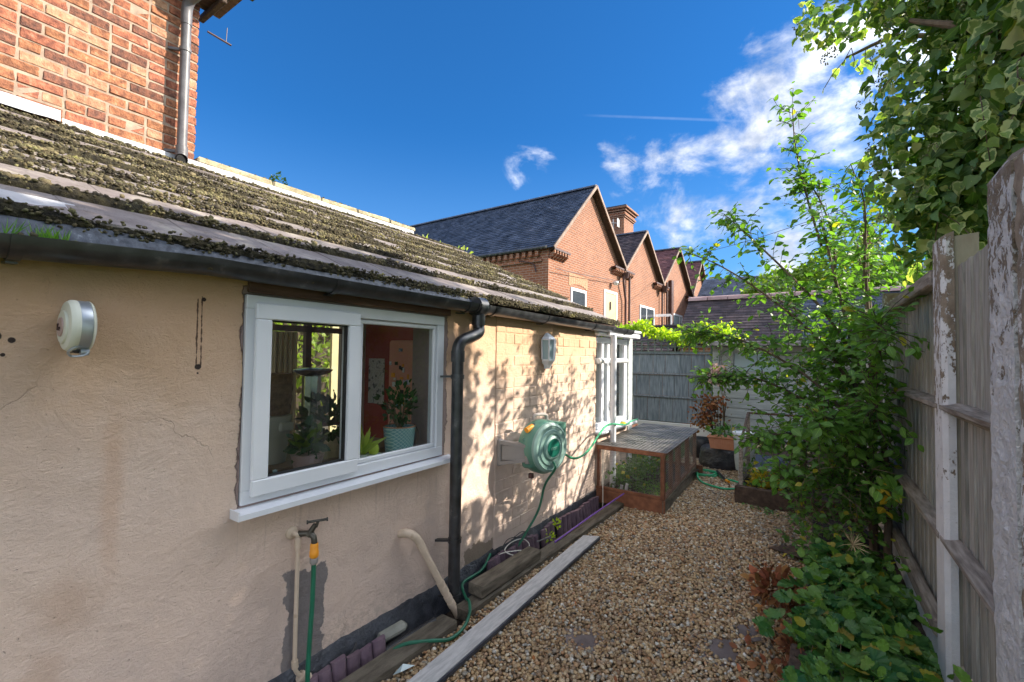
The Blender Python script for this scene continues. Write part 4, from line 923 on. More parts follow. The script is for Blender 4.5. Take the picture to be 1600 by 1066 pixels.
MB().lathe([(.044, -.003), (.046, -.0005), (.046, .004)], (-1.735, ry_+.008, rz_-.004), 'y', 32).build('face_ring', 'plastic_cream', wr, smooth=True)
MB().lathe([(.026, -.006), (.027, -.003), (.027, .0)], (-1.738, ry_+.008, rz_-.004), 'y', 28).build('badge', 'ceramic_pink', wr, smooth=True)
b = MB(); y_ = ry_+.0005
for (p, q) in (((-.014, .009), (-.014, -.009)), ((-.005, .009), (-.014, 0)), ((-.012, .001), (-.004, -.009))): b.beam((-1.738+p[0], y_, rz_-.004+p[1]), (-1.738+q[0], y_, rz_-.004+q[1]), .0022, .0022, upv=(0, 1, 0))
b.tube([(-1.738+.006+.005*math.cos(a), y_, rz_-.009+.005*math.sin(a)) for a in np.linspace(0, 5.2, 10)], .0011, 4).tube([(-1.738+.001, y_, rz_-.009), (-1.738+.011, y_, rz_-.009)], .0011, 4); b.build('lettering', 'iron_brown', wr)
MB().box((-1.725, ry_+.040, rz_-.066), (.05, .034, .020), bev=.006).build('hook_housing', 'plastic_black', wr)
MB().tube(catmull([(-1.70, ry_+0.056, rz_-.058), (-1.685, ry_+0.034, rz_-.056), (-1.685, ry_+0.012, rz_-.070), (-1.70, ry_+0.020, rz_-.084), (-1.69, ry_+0.048, rz_-.080), (-1.70, ry_+0.056, rz_-.058)], 5), .003, 6).lathe([(.010, 0), (.010, .018)], (-1.70, ry_+.038, rz_-.072), 'y', 12).build('hook', 'metal_silver', wr, smooth=True)
MB().box((-1.796, ry_+.05, rz_), (.012, .05, .09), bev=.003).build('wall_bracket', 'plastic_grey', wr)

# lantern
lp = root('wall_lantern', (-1.79, 3.16, 1.47), 'white half lantern fixed to the painted brick wall', 'wall light')
cy, cz = 3.17, 1.465
MB().box((-1.782, cy, cz-.01), (.016, .10, .20), bev=.004).build('back_plate', 'pvc_white', lp)
hx = lambda r_, z: [(-1.775+max(0, r_*math.cos(a)*1.0), cy+r_*math.sin(a), z) for a in (-math.pi/2, -math.pi/4, 0, math.pi/4, math.pi/2)]
def hexloft(sec): 
    b = MB(); vs = [p for r_, z in sec for p in hx(r_, z)]; n5 = 5
    b.add(vs, [(i*n5+j, i*n5+(j+1) % n5, (i+1)*n5+(j+1) % n5, (i+1)*n5+j) for i in range(len(sec)-1) for j in range(n5)]+[tuple(range(n5))[::-1], tuple((len(sec)-1)*n5+j for j in range(n5))]); return b
hexloft([(.078, cz+.075), (.080, cz+.083), (.062, cz+.10), (.022, cz+.13), (.008, cz+.137)]).build('hood', 'pvc_white', lp)
hexloft([(.030, cz-.150), (.045, cz-.12), (.070, cz-.088), (.072, cz-.075)]).build('lower_tray', 'pvc_white', lp)
b = MB()
for a in (-math.pi/2, -math.pi/4, 0, math.pi/4, math.pi/2): b.beam((-1.775+.068*max(0, math.cos(a)), cy+.068*math.sin(a), cz-.076), (-1.775+.074*max(0, math.cos(a)), cy+.074*math.sin(a), cz+.076), .010, .010)
b.build('frame', 'pvc_white', lp); hexloft([(.060, cz-.075), (.066, cz+.075)]).build('lens', 'pale_glass', lp)

# hose reel -------------------------------------------------
hr = root('hose_reel', (-1.8, 2.62, .76), 'big green wall-mounted hose reel on a grey swivel bracket', 'hose reel')
b = MB().box((-1.785, 2.56, .757), (.03, .05, .18), bev=.008)
b.prism([(-1.775, 2.54, .84), (-1.775, 2.54, .815), (-1.62, 2.62, .795), (-1.62, 2.62, .815)], (0, 0, 0), (0, .05, 0)).prism([(-1.775, 2.54, .70), (-1.775, 2.54, .675), (-1.62, 2.62, .70), (-1.62, 2.62, .72)], (0, 0, 0), (0, .05, 0))
b.beam((-1.77, 2.56, .757), (-1.62, 2.64, .757), .02, .10, bev=.004).tube([(-1.615, 2.64, .82), (-1.615, 2.64, .69)], .018, 12)
b.build('bracket', 'plastic_grey', hr)
# drum axis: mostly horizontal, pointing at the viewer
C0 = Vector((-1.585, 2.80, .785)); ax = Vector((.97, -.24, .02)).normalized()
def drum(prof, off=0, seg=40, sq=1.0):
    b = MB().lathe(prof, (0, 0, 0), 'z', seg); q = Vector((0, 0, 1)).rotation_difference(ax)
    b.v = [tuple(C0+ax*off+(q @ Vector(v))) for v in b.v]; return b
drum([(.02, -.105), (.13, -.10), (.172, -.075), (.185, -.03), (.185, .03), (.172, .055)], 0).build('drum_body', 'reel_green', hr, smooth=True)
drum([(.172, .056), (.168, .072), (.150, .084), (.146, .080), (.125, .080), (.120, .088), (.098, .090), (.092, .082), (.085, .082), (.080, .098), (.066, .104), (.062, .098)], 0).build('face_plate', 'reel_pale', hr, smooth=True)
drum([(.060, .094), (.060, .103), (.040, .1035), (.001, .1035)], 0, cap_ := 32).build('hub', 'reel_dark', hr, smooth=True)
# mark on the hub
q = Vector((0, 0, 1)).rotation_difference(ax); uu = Vector((0, 0, 1))-ax*ax.z; uu.normalize(); ss = uu.cross(ax)*1.0
b = MB()
for k_ in range(7):
    a = C0+ax*.1045+ss*(-.028+.009*k_)-uu*(.012+.0*k_); b.beam(a, a+uu*(.008 if k_ % 2 else .011), .0025, .001, upv=ax)
b.beam(C0+ax*.1045-ss*.03+uu*.003, C0+ax*.1045+ss*.03+uu*.006, .003, .001, upv=ax); b.build('lettering', 'reel_pale', hr)
side = -ss if (-ss).dot(rt) > 0 else ss
b = MB()  # neck where the hose leaves, upper right
e0 = C0+side*.10+uu*.10; b.prism([e0-ax*.09+uu*.075-side*.09, e0-ax*.09+uu*.055+side*.085, e0-ax*.09-uu*.06+side*.085, e0-ax*.09-uu*.08-side*.02], e0-ax*.09, e0+ax*.05)
b.build('outlet_housing', 'reel_green', hr)
b = MB()  # lugs to bracket
for zz in (.085, -.095): b.beam(C0-side*.10+uu*zz-ax*.02, Vector((-1.615, 2.64, .757+zz*.85)), .09, .055, bev=.015)
b.build('hinge_lug', 'reel_green', hr)
h0 = C0+uu*.185
MB().tube(catmull([h0-side*.07-ax*.03, h0-side*.06+uu*.028-ax*.03, h0+uu*.034-ax*.03, h0+side*.06+uu*.024-ax*.03, h0+side*.07-uu*.01-ax*.03], 5), .012, 8).build('carry_handle', 'plastic_grey', hr, smooth=True)
o0 = C0-side*.135+uu*.135
MB().tube([o0-side*.03-uu*.01, o0+side*.03+uu*.014], [.02, .018], 12).build('hose_connector', 'plastic_orange', hr, smooth=True)
MB().tube([o0+side*.03+uu*.014, o0+side*.048+uu*.02], .013, 10).build('nozzle', 'plastic_black', hr, smooth=True)
MB().box(tuple(C0-side*.12-uu*.185), (.03, .03, .035), bev=.004).build('drain_plug', 'iron_brown', hr)
j = C0+side*.15+uu*.055
hoseobj('hose', [j-ax*.0, j+side*.03-uu*.02, (-1.60, 3.14, .685), (-1.60, 3.30, .610), (-1.60, 3.46, .595), (-1.62, 3.68, .62), (-1.65, 3.95, .70), (-1.66, 4.2, .76), (-1.66, 4.6, .715), (-1.69, 4.85, .69), (-1.73, 5.06, .69), (-1.70, 5.2, .70)], .0095, 'hose_bright', 'bright green hose looping from the reel to the conservatory sill', 'hose')
k0 = C0-uu*.11+ax*.095
hoseobj('feed_hose', [k0+uu*.02, k0-uu*.03+ax*.015, (-1.60, 2.86, .50), (-1.64, 2.84, .32), (-1.70, 2.76, .16), (-1.745, 2.71, .06), (-1.76, 2.66, .02)], .0085, 'hose_green', 'dark green hose dropping from the reel to the edging', 'hose')
hoseobj('connector', [(-1.67, 4.60, .722), (-1.68, 4.70, .712)], .02, 'leaf_yellow', 'yellow green hose connector lying by the conservatory sill', 'hose connector')

# outside tap ------------------------------------------------
tp = root('garden_tap', (-1.8, 1.145, .66), 'outside tap with orange hose connector under the window', 'tap')
ty = 1.12
MB().tube(catmull([(-1.80, ty-.035, .675), (-1.775, ty-.035, .675), (-1.765, ty-.028, .665), (-1.765, ty-.025, .62), (-1.765, ty-.025, .20), (-1.765, ty-.018, .12), (-1.765, ty+.02, .075), (-1.76, ty+.05, .04)], 5), .0085, 10).lathe([(.026, 0), (.024, .01), (.014, .016)], (-1.80, ty-.035, .675), 'x', 16).tube([(-1.765, ty-.025, .66), (-1.765, ty-.025, .615)], .0135, 10).tube([(-1.765, ty-.025, .165), (-1.765, ty-.022, .135)], .0135, 10).tube([(-1.765, ty+.0, .09), (-1.762, ty+.035, .06)], .022, 10).build('supply_pipe', 'pipe_cream', tp, smooth=True)
MB().tube([(-1.77, ty-.02, .672), (-1.72, ty+.012, .675)], .012, 10).tube([(-1.735, ty+.0, .665), (-1.715, ty+.018, .71)], [.013, .010], 10).tube(catmull([(-1.73, ty+.005, .675), (-1.715, ty+.012, .66), (-1.712, ty+.014, .635)], 4), .012, 10).tube([(-1.712, ty+.02, .70), (-1.706, ty+.025, .725)], .006, 8).build('tap_body', 'brass_dark', tp, smooth=True)
MB().tube([(-1.725, ty-.008, .725), (-1.690, ty+.052, .727)], .0055, 8).tube([(-1.725, ty-.008, .725), (-1.728, ty-.013, .725)], .0085, 8).tube([(-1.690, ty+.052, .727), (-1.687, ty+.057, .727)], .0085, 8).build('handle', 'brass_dark', tp, smooth=True)
MB().lathe([(.014, 0), (.0165, -.006), (.0165, -.03), (.0185, -.034), (.0185, -.052), (.0145, -.058)], (-1.712, ty+.014, .637), 'z', 16).build('connector', 'plastic_orange', tp, smooth=True)
MB().lathe([(.0155, 0), (.0165, -.004), (.0165, -.018), (.012, -.026)], (-1.712, ty+.014, .578), 'z', 16).build('collar', 'plastic_grey', tp, smooth=True)
hoseobj('tap_hose', [(-1.712, ty+.014, .565), (-1.712, ty+.012, .40), (-1.716, ty+.006, .22), (-1.716, ty+.004, .05), (-1.72, ty+.03, -.03)], .0095, 'hose_green', 'dark green hose hanging straight down from the tap', 'hose', k=10)
hoseobj('ground_hose', [(-1.70, 1.36, -.02), (-1.66, 1.48, .02), (-1.62, 1.56, .045), (-1.55, 1.66, .035), (-1.50, 1.74, .02), (-1.49, 1.83, .03), (-1.52, 1.92, .05), (-1.585, 2.00, .06), (-1.66, 2.06, .04), (-1.745, 2.14, .06), (-1.73, 2.30, .08), (-1.765, 2.44, .12)], .0085, 'hose_green', 'dark green hose snaking along the gravel by the wall base', 'hose')
# waste pipe
wp = root('waste_pipe', (-1.8, 1.70, .48), 'cream painted waste pipe slanting out of the wall down to the gravel', 'waste pipe')
a = Vector((-1.745, 1.735, .475)); e = Vector((-1.665, 2.00, -.04))
MB().tube(catmull([(-1.82, 1.685, .475), (-1.775, 1.695, .487), (-1.752, 1.715, .478), tuple(a+(e-a)*.06), tuple(a+(e-a)*.2)], 5), .0215, 14).tube([a+(e-a)*.18, e], .019, 14).build('pipe', 'pipe_cream', wp, smooth=True)
b = MB()
for t0, t1 in ((.10, .17), (.56, .60), (.62, .70), (.74, .79), (.82, .87)): MB().tube([a+(e-a)*t0, a+(e-a)*t1], .0225, 14).build('collar', 'pipe_cream', wp, smooth=True)
# cables at wall foot
hoseobj('white_cable', [(-1.76, 2.46, .02), (-1.74, 2.50, .10), (-1.68, 2.62, .10), (-1.66, 2.72, .075), (-1.69, 2.80, .085), (-1.735, 2.78, .115), (-1.75, 2.66, .125), (-1.72, 2.54, .12), (-1.67, 2.57, .09), (-1.655, 2.66, .07), (-1.68, 2.76, .075)], .0035, 'cable_white', 'coil of thin white cable lying on the purple edging', 'cable', 6)
hoseobj('black_cable', [(-1.77, 2.52, .03), (-1.76, 2.62, .15), (-1.72, 2.75, .14), (-1.70, 2.86, .10), (-1.76, 2.92, .09), (-1.77, 2.84, .14), (-1.75, 2.70, .15)], .003, 'plastic_black', 'thin black cable looped above the purple edging', 'cable', 5)
hoseobj('grey_stake', [(-1.66, 2.86, .085), (-1.62, 2.99, .09)], .006, 'pipe_grey', 'short grey rod resting on the edging by the cable coil', 'rod', 6)
hoseobj('garden_pole', [(-1.60, 3.02, .045), (-1.56, 3.6, .085), (-1.50, 4.20, .13)], .0065, 'pole_purple', 'thin purple pole lying along the timber edging', 'pole', 8)
hoseobj('earth_rod', [(-1.70, 4.17, .52), (-1.69, 4.15, .25), (-1.66, 4.08, -.03)], .004, 'cable_white', 'thin pale cable running down the wall corner by the rabbit run', 'cable', 5)
hoseobj('black_pipe', [(-1.795, 1.10, -.0), (-1.77, 1.19, .03), (-1.74, 1.29, .05), (-1.75, 1.36, .06), (-1.77, 1.40, .08)], .006, 'plastic_black', 'thin black pipe tied at the wall foot below the tap', 'pipe', 8)
dk = root('drain_connector', (-1.66, 1.72, .01), 'short black drain pipe lying against the mossy timber', 'drain pipe')
MB().tube([(-1.745, 1.42, -.03), (-1.69, 1.66, .005)], .026, 14).build('pipe', 'plastic_black', dk, smooth=True)
MB().tube([(-1.69, 1.655, .005), (-1.65, 1.80, .03)], .021, 14).tube([(-1.69, 1.655, .005), (-1.685, 1.675, .008)], .028, 14).build('spigot', 'plastic_black', dk, smooth=True)
MB().lathe([(.014, 0), (.014, .002)], (-1.65, 1.802, .03), 'y', 10).build('mouth', 'black_void', dk)
b = MB().box((-1.755, 1.60, .035), (.06, .16, .05), rot=(.12, .05, -.22), bev=.018); b.build('concrete_block', 'stone_lump', smooth=True, label='pale rounded block leaning on the wall foot by the drain pipe', cat='block')
b = MB(); b.add([(-1.545, 1.42, .01), (-1.52, 1.52, .01), (-1.49, 1.50, .03), (-1.51, 1.43, .03), (-1.525, 1.46, .045)], [(0, 1, 4), (1, 2, 4), (2, 3, 4), (3, 0, 4)]); b.build('plastic_scrap', 'pale_glass', label='crumpled clear plastic scrap beside the white plank', cat='litter')

# timbers, edging and plank
def rough_beam(nm, a, b_, w, h, mat, label, cat, **kw):
    q = MB().beam(a, b_, w, h, bev=.008); q.v = [tuple(np.array(v)+rng.normal(0, .0025, 3)) for v in q.v]; return q.build(nm, mat, label=label, cat=cat, **kw)
rough_beam('edging_timber', (-1.64, .6, -.01), (-1.60, 1.86, .0), .115, .085, 'sleeper', 'mossy rotten timber nearest the camera along the wall base', 'timber', group='timbers edging the gravel')
rough_beam('edging_timber', (-1.62, 1.98, -.01), (-1.55, 4.2, .01), .10, .075, 'sleeper', 'long low timber edging running to the rabbit run', 'timber', group='timbers edging the gravel')
rough_beam('edging_timber', (-1.625, 2.10, .065), (-1.605, 2.74, .065), .11, .065, 'sleeper', 'short square timber offcut stacked on the long edging timber', 'timber', group='timbers edging the gravel')
et = []
for gi_, (ya, yb, z0_, lb) in enumerate(((.95, 1.55, .0, 'plum coloured scalloped edging nearest the tap'), (2.40, 3.28, .03, 'plum coloured scalloped edging under the coiled cable'), (3.36, 4.14, .02, 'plum coloured scalloped edging nearest the rabbit run'))):
    r_ = root('scalloped_edging', (-1.74, (ya+yb)/2, -.05), lb, 'garden edging', 'plum garden edging strips')
    if gi_ == 0:
        prof = [(math.cos(a)*.034, math.sin(a)*.034) for a in np.linspace(0, math.pi, 7)]
        eb = MB(); pr2 = [(p[0], p[1]*.6) for p in prof]+[(-p[0], -.012) for p in (prof[0], prof[-1])]
        eb.prism([(q_[1], q_[0], -.085) for q_ in pr2], (0, 0, -.085), (0, 0, .085)); em = eb.mesh('edging_tile', 'edging_plum')
    y = ya
    while y < yb:
        if not (gi_ == 1 and 2.98 < y < 3.05):
            link('edging_tile', em, (-1.725+.012*math.sin(y*9)+.01*gi_*0, y, z0_-.015+random.uniform(-.012, .008)), r_, rot=(random.uniform(-.06, .06), -.12+random.uniform(-.05, .05), random.uniform(-.05, .05)))
        y += .068
pk = root('white_plank', (-1.38, 2.3, 0), 'long white weathered plank with dark edges lying on the gravel', 'plank')
A = Vector((-1.368, .95, .030)); B = Vector((-1.425, 3.24, .035))
q = MB(); w0, w1 = .090, .095
sx_ = Vector((1, 0, -.12)).normalized()
tp_ = [A-sx_*w0/2, A+sx_*w0/2, B+Vector((0, .08, 0))+sx_*w1/2, B-sx_*w1/2]; up_ = Vector((.1, 0, 1)).normalized()
q.prism([p+up_*.010 for p in tp_], (0, 0, 0), up_*.004); q.build('painted_face', 'board_white', pk)
q = MB().prism([p-up_*.012+(sx_*.008 if i in (1, 2) else -sx_*.003) for i, p in enumerate(tp_)], (0, 0, 0), up_*.0215); q.build('dark_core', 'board_edge', pk)
# seedlings by the wall
for (x, y, z, lb) in ((-1.66, 3.05, .05, 'small green seedling beside the purple pole end'), (-1.70, 3.22, .08, 'tiny green weed against the bitumen plinth')):
    leafball('seedling', (x, y, z), 22, .035, .03, 'leaf_climber', label=lb, cat='weed')
# ================================================================== RIGHT FENCE
ff = root('timber_fence', (.5, 4, 0), 'grey weathered featheredge timber fence along the right side', 'fence')
def fbd(w, h): 
    out = []
    for i in range(5):
        b = MB().box((0, 0, 0), (.016, w, h), bev=.003)
        b.v = [(v[0]+(.010 if v[1] > 0 and v[0] > 0 else 0)*0+.008*(v[1]/w), v[1], v[2]) for v in b.v]
        b.v = [tuple(np.array(v)+rng.normal(0, .0012, 3)) for v in b.v]; out.append(b.mesh('board', 'fence_grey'))
    return out
fb = fbd(.135, 1.66)
def panel(y0, y1, ztop=1.80, z0=.16):
    y = y0; 
    while y < y1-.03:
        w = min(.122, y1-y); h = ztop-z0
        link('board', random.choice(fb), (.515+random.uniform(-.003, .003), y+w/2, z0+h/2+random.uniform(-.006, .006)), ff, rot=(random.uniform(-.008, .008), 0, random.uniform(-.02, .02)), scale=(1, w/.128, h/1.66)); y += .120
    return
panel(1.955, 2.645, 1.825); panel(2.82, 4.62, 1.79); panel(4.72, 6.5, 1.77); panel(6.6, 8.3, 1.77)
def railobj(y0, y1, z, mat='rail_wood', w=.045, h=.045, x=.485):
    # arris rail, triangular section pointing at the house
    b = MB().prism([(x+.022, y0, z-h), (x-w+.012, y0, z-.012), (x-w+.012, y0, z+.006), (x+.022, y0, z+h*.55)], (0, y0, 0), (0, y1, 0))
    b.v = [tuple(np.array(v)+rng.normal(0, .002, 3)) for v in b.v]; b.build('rail', mat, ff)
for (y0, y1) in ((1.9, 2.70), (2.74, 4.66), (4.7, 6.5)):
    for z in (1.225, .655): railobj(y0, y1, z)
MB().beam((.47, 2.815, 1.805), (.47, 4.62, 1.800), .055, .075, bev=.008).build('top_rail', 'rail_wood', ff)
MB().beam((.47, 2.815, .215), (.47, 4.62, .205), .05, .09, bev=.012).build('bottom_rail', 'rail_wood', ff)
MB().beam((.49, 2.80, .075), (.49, 4.66, .075), .05, .17, bev=.01).build('gravel_board', 'whitewash_post', ff)
MB().beam((.50, 1.9, .075), (.50, 2.66, .075), .05, .17, bev=.01).build('gravel_board', 'concrete', ff)
# H-section concrete post
hp = tagp(link('concrete_post', None, (.5, 2.72, 0), ff))
def colm(poly, z0, z1, tops=None):
    b = MB(); k = len(poly); zt_ = tops or [z1]*k
    b.add([(x, y, z0) for x, y in poly]+[(x, y, t) for (x, y), t in zip(poly, zt_)], [tuple(range(k))[::-1], tuple(range(k, 2*k))]+[(i, (i+1) % k, (i+1) % k+k, i+k) for i in range(k)]); return b
colm([(.455, 2.65), (.4555, 2.80), (.475, 2.815), (.497, 2.815), (.497, 2.635), (.472, 2.635)], 0, 1.96, [1.955, 1.955, 1.965, 1.975, 1.975, 1.965]).build('front_flange', 'whitewash_post', hp)
colm([(.499, 2.645), (.499, 2.80), (.575, 2.80), (.575, 2.645)], 0, 1.99, [1.955, 1.955, 1.962, 1.962]).build('web', 'concrete', hp)
for y in (4.67, 6.55):
    colm([(.46, y-.05), (.46, y+.05), (.56, y+.05), (.56, y-.05)], 0, 1.95).build('concrete_post', 'whitewash_post', ff)
# big roughcast post nearest
bp = root('roughcast_post', (.5, 1.8, 0), 'thick white roughcast post flaking at the right edge of frame', 'post')
def roughcol(x0, x1, y0, y1, z1, st=.012):
    # closed rounded box with noisy surface
    per = [(x0, y) for y in np.arange(y0, y1, st)]+[(x, y1) for x in np.arange(x0, x1, st)]+[(x1, y) for y in np.arange(y1, y0, -st)]+[(x, y0) for x in np.arange(x1, x0, -st)]
    zs = list(np.arange(0, z1, st))+[z1]; k = len(per); V = []
    for z in zs:
        for (x, y) in per:
            d = .008*noise.noise((x*26, y*26, z*26))+.006*noise.noise((x*60+9, y*60, z*60)); cx_, cy_ = (x0+x1)/2, (y0+y1)/2
            q = Vector((x-cx_, y-cy_, 0)).normalized(); zz = z
            if z >= z1-.05: t = (z-z1+.05)/.05; zz = z+.05*((x-x0)/(x1-x0))*t; 
            V.append((x+q.x*d, y+q.y*d, zz))
    F = [(i*k+j, i*k+(j+1) % k, (i+1)*k+(j+1) % k, (i+1)*k+j) for i in range(len(zs)-1) for j in range(k)]
    V.append(((x0+x1)/2, (y0+y1)/2, z1+.05)); t = len(V)-1
    b = MB(); b.add(V, F+[((len(zs)-1)*k+j, (len(zs)-1)*k+(j+1) % k, t) for j in range(k)]); return b
roughcol(.445, .500, 1.755, 1.955, 1.965).build('rendered_face', 'whitewash_rough', bp, smooth=True)
roughcol(.503, .62, 1.775, 1.935, 1.99, .03).build('post_core', 'whitewash_rough', bp, smooth=True)
roughcol(.448, .58, 1.50, 1.735, 1.955, .03).build('rear_pier', 'whitewash_bare', bp, smooth=True)

# ================================================================== BACK FENCE WITH TRELLIS
fk = root('back_fence', (-2.2, 8.2, 0), 'blue grey timber fence with trellis top across the garden end', 'fence')
YF = 8.2
bb = [MB().box((0, 0, 0), (.232, .018, 1.0), bev=.004).mesh('board', 'fence_back') for _ in range(3)]
for zi, (z0, z1) in enumerate(((.29, .712), (.738, 1.112), (1.138, 1.475))):
    x = -3.2+.05*zi; 
    while x < -1.36:
        wj = random.choice((.9, 1.0, 1.08)); link('board', bb[random.randrange(3)], (x+.116*wj, YF+random.uniform(-.004, .004), (z0+z1)/2), fk, scale=(wj*.985, 1, z1-z0-.006)); x += .234*wj
for z in (.725, 1.125, 1.488): MB().box((-2.28, YF-.012, z), (1.85, .05, .024), bev=.003).build('rail', 'fence_back', fk)
MB().box((-2.3, YF-.02, .14), (2.0, .05, .285), bev=.008).build('gravel_board', 'ceramic_white', fk)
for nm, i_, n_ in (('v', 0, 15),):
    for i in range(n_): MB().box((-3.08+.1175*i, YF-.012, 1.605), (.024, .012, .225)).build('trellis_slat', 'trellis_green', fk)
for z in (1.512, 1.605, 1.702): MB().box((-2.27, YF+.001, z), (1.75, .012, .022)).build('trellis_slat', 'trellis_green', fk)
MB().box((-1.385, YF-.03, .88), (.075, .075, 1.72), bev=.006).build('post', 'post_green', fk)
MB().box((-3.12, YF-.02, .86), (.075, .075, 1.60), bev=.006).build('post', 'post_green', fk)

# shed
sh = root('garden_shed', (-.2, 7.6, 0), 'pale green grey timber shed with flat felted roof behind the shrub', 'shed')
XS0, XS1, YS = -1.30, .46, 7.55
z = .25; i = 0
while z < 1.0: MB().box(((XS0+XS1)/2, YS+random.uniform(-.003, .003), z+.07), (XS1-XS0, .02, .138), rot=(-.06, 0, 0), bev=.003).build('cladding_board', 'shed_board', sh); z += .142
for (x0, x1) in ((XS0, XS0+.09), (XS0+.27, XS0+.29), (-.42, -.34), (XS1-.08, XS1)): MB().box(((x0+x1)/2, YS-.006, 1.27), (x1-x0, .04, .5), bev=.004).build('stile', 'shed_board', sh)
MB().box(((XS0+XS1)/2, YS-.004, 1.555), (XS1-XS0, .036, .07), bev=.004).build('head_rail', 'shed_board', sh)
MB().box(((XS0+XS1)/2, YS+.012, 1.27), (XS1-XS0-.1, .012, .52)).build('door_panel', 'shed_board', sh)
MB().box((-.72, YS-.002, 1.36), (.55, .012, .26)).build('window_pane', 'pale_glass', sh)
MB().box(((XS0+XS1)/2, YS+.75, .8), (XS1-XS0-.04, 1.4, 1.5)).build('shed_body', 'shed_board', sh)
MB().box(((XS0+XS1)/2, YS+.55, 1.632), (XS1-XS0+.16, 1.7, .075), bev=.012).build('roof', 'shed_roof', sh)
MB().box(((XS0+XS1)/2, YS+.55, .12), (XS1-XS0+.1, 1.6, .22)).build('base', 'slab', sh)

# ================================================================== OUTBUILDING ROOFS BEHIND
def tiled_slope(x0, x1, e, r_, mat, rows, tw=.17, jit=.006):
    """rows of individual tiles between eaves point e=(y,z) and ridge r_=(y,z)"""
    b = MB(); dy, dz = (r_[0]-e[0])/rows, (r_[1]-e[1])/rows
    for k in range(rows):
        x = x0+(tw/2 if k % 2 else 0)*-1
        while x < x1:
            xa, xb = max(x, x0), min(x+tw-.004, x1)
            if xb-xa > .03:
                y, z = e[0]+dy*k, e[1]+dz*k; j = random.uniform(0, jit)
                b.add([(xa, y, z+.022+j), (xb, y, z+.022+j), (xb, y+dy*1.15, z+dz*1.15+.008), (xa, y+dy*1.15, z+dz*1.15+.008), (xa, y, z), (xb, y, z)], [(0, 1, 2, 3), (4, 5, 1, 0)])
            x += tw
    return b
ob = root('outbuilding', (-.5, 12, 0), 'low outbuilding with plum and slate tiled roof beyond the shed', 'outbuilding')
tiled_slope(-2.62, -.2, (10.6, 1.72), (12.0, 2.86), 'tile_plum', 17).build('roof_tiles', 'tile_brown', ob, kind='stuff')
tiled_slope(-.2, 5.0, (10.6, 1.72), (12.0, 2.86), 'slate', 15, .25, .012).build('roof_slates', 'slate', ob, kind='stuff')
MB().box((1.2, 12.0, 2.25), (7.6, 2.2, 1.0)).build('roof_core', 'timber_dark', ob) if False else None
MB().prism([(-2.60, 10.65, 1.70), (-2.60, 12.0, 2.84), (-2.60, 13.35, 1.70)], (0, 0, 0), (7.5, 0, 0)).build('roof_core', 'timber_dark', ob)
MB().box((1.15, 12, .8), (7.4, 2.5, 1.75)).build('wall', 'far_brick', ob)
x = -2.62
while x < 4.9:
    MB().prism([(x, 12.0+.13*math.cos(a), 2.83+.11*math.sin(a)) for a in np.linspace(0, math.pi, 7)], (0, 0, 0), (.44, 0, 0)).build('ridge_tile', 'ridge_tile', ob, smooth=True); x += .455
lo = root('lean_to', (-3.8, 11.3, 0), 'dark low lean-to roof joining the terrace and the outbuilding', 'lean-to')
tiled_slope(-5.9, -2.64, (10.4, 1.55), (11.6, 2.16), 'tile_brown', 10).build('roof_tiles', 'tile_brown', lo, kind='stuff')
MB().prism([(-5.9, 10.45, 1.5), (-5.9, 11.6, 2.14), (-5.9, 12.2, 1.5)], (0, 0, 0), (3.24, 0, 0)).build('roof_core', 'timber_dark', lo)
MB().box((-4.2, 11.2, .75), (3.2, 1.3, 1.5)).build('wall', 'far_brick', lo)
MB().beam((-5.9, 11.62, 2.18), (-2.64, 11.62, 2.20), .14, .07, bev=.02).build('ridge', 'tile_brown', lo)
fr2 = root('slate_hall', (-1, 26, 0), 'dark blue slate roof of a building far behind the outbuilding', 'building')
tiled_slope(-5.2, 9.0, (24, 3.6), (27.5, 5.85), 'slate', 26, .4, .01).build('roof_slates', 'slate', fr2, kind='stuff')
MB().prism([(-5.1, 24.1, 3.55), (-5.1, 27.5, 5.78), (-5.1, 31, 3.55)], (0, 0, 0), (14, 0, 0)).build('roof_core', 'timber_dark', fr2)
MB().box((1.9, 27.5, 1.8), (13.8, 6.6, 3.6)).build('wall', 'far_brick', fr2)
b = MB(); q = MB(); 
ch2 = root('far_chimney', (1.6, 20, 0), 'lone brown chimney stack rising behind the pale green tree', 'chimney')
MB().box((1.56, 20, 3.0), (.36, .4, 5.6)).build('stack', 'far_brick', ch2)
MB().box((1.56, 20, 5.72), (.46, .5, .14), bev=.02).box((1.56, 20, 5.86), (.40, .44, .12), bev=.02).build('cap', 'tile_plum', ch2)
MB().lathe([(.09, 0), (.075, .22), (.085, .24)], (1.56, 20, 5.92), seg=12).build('chimney_pot', 'tile_plum', ch2, smooth=True)

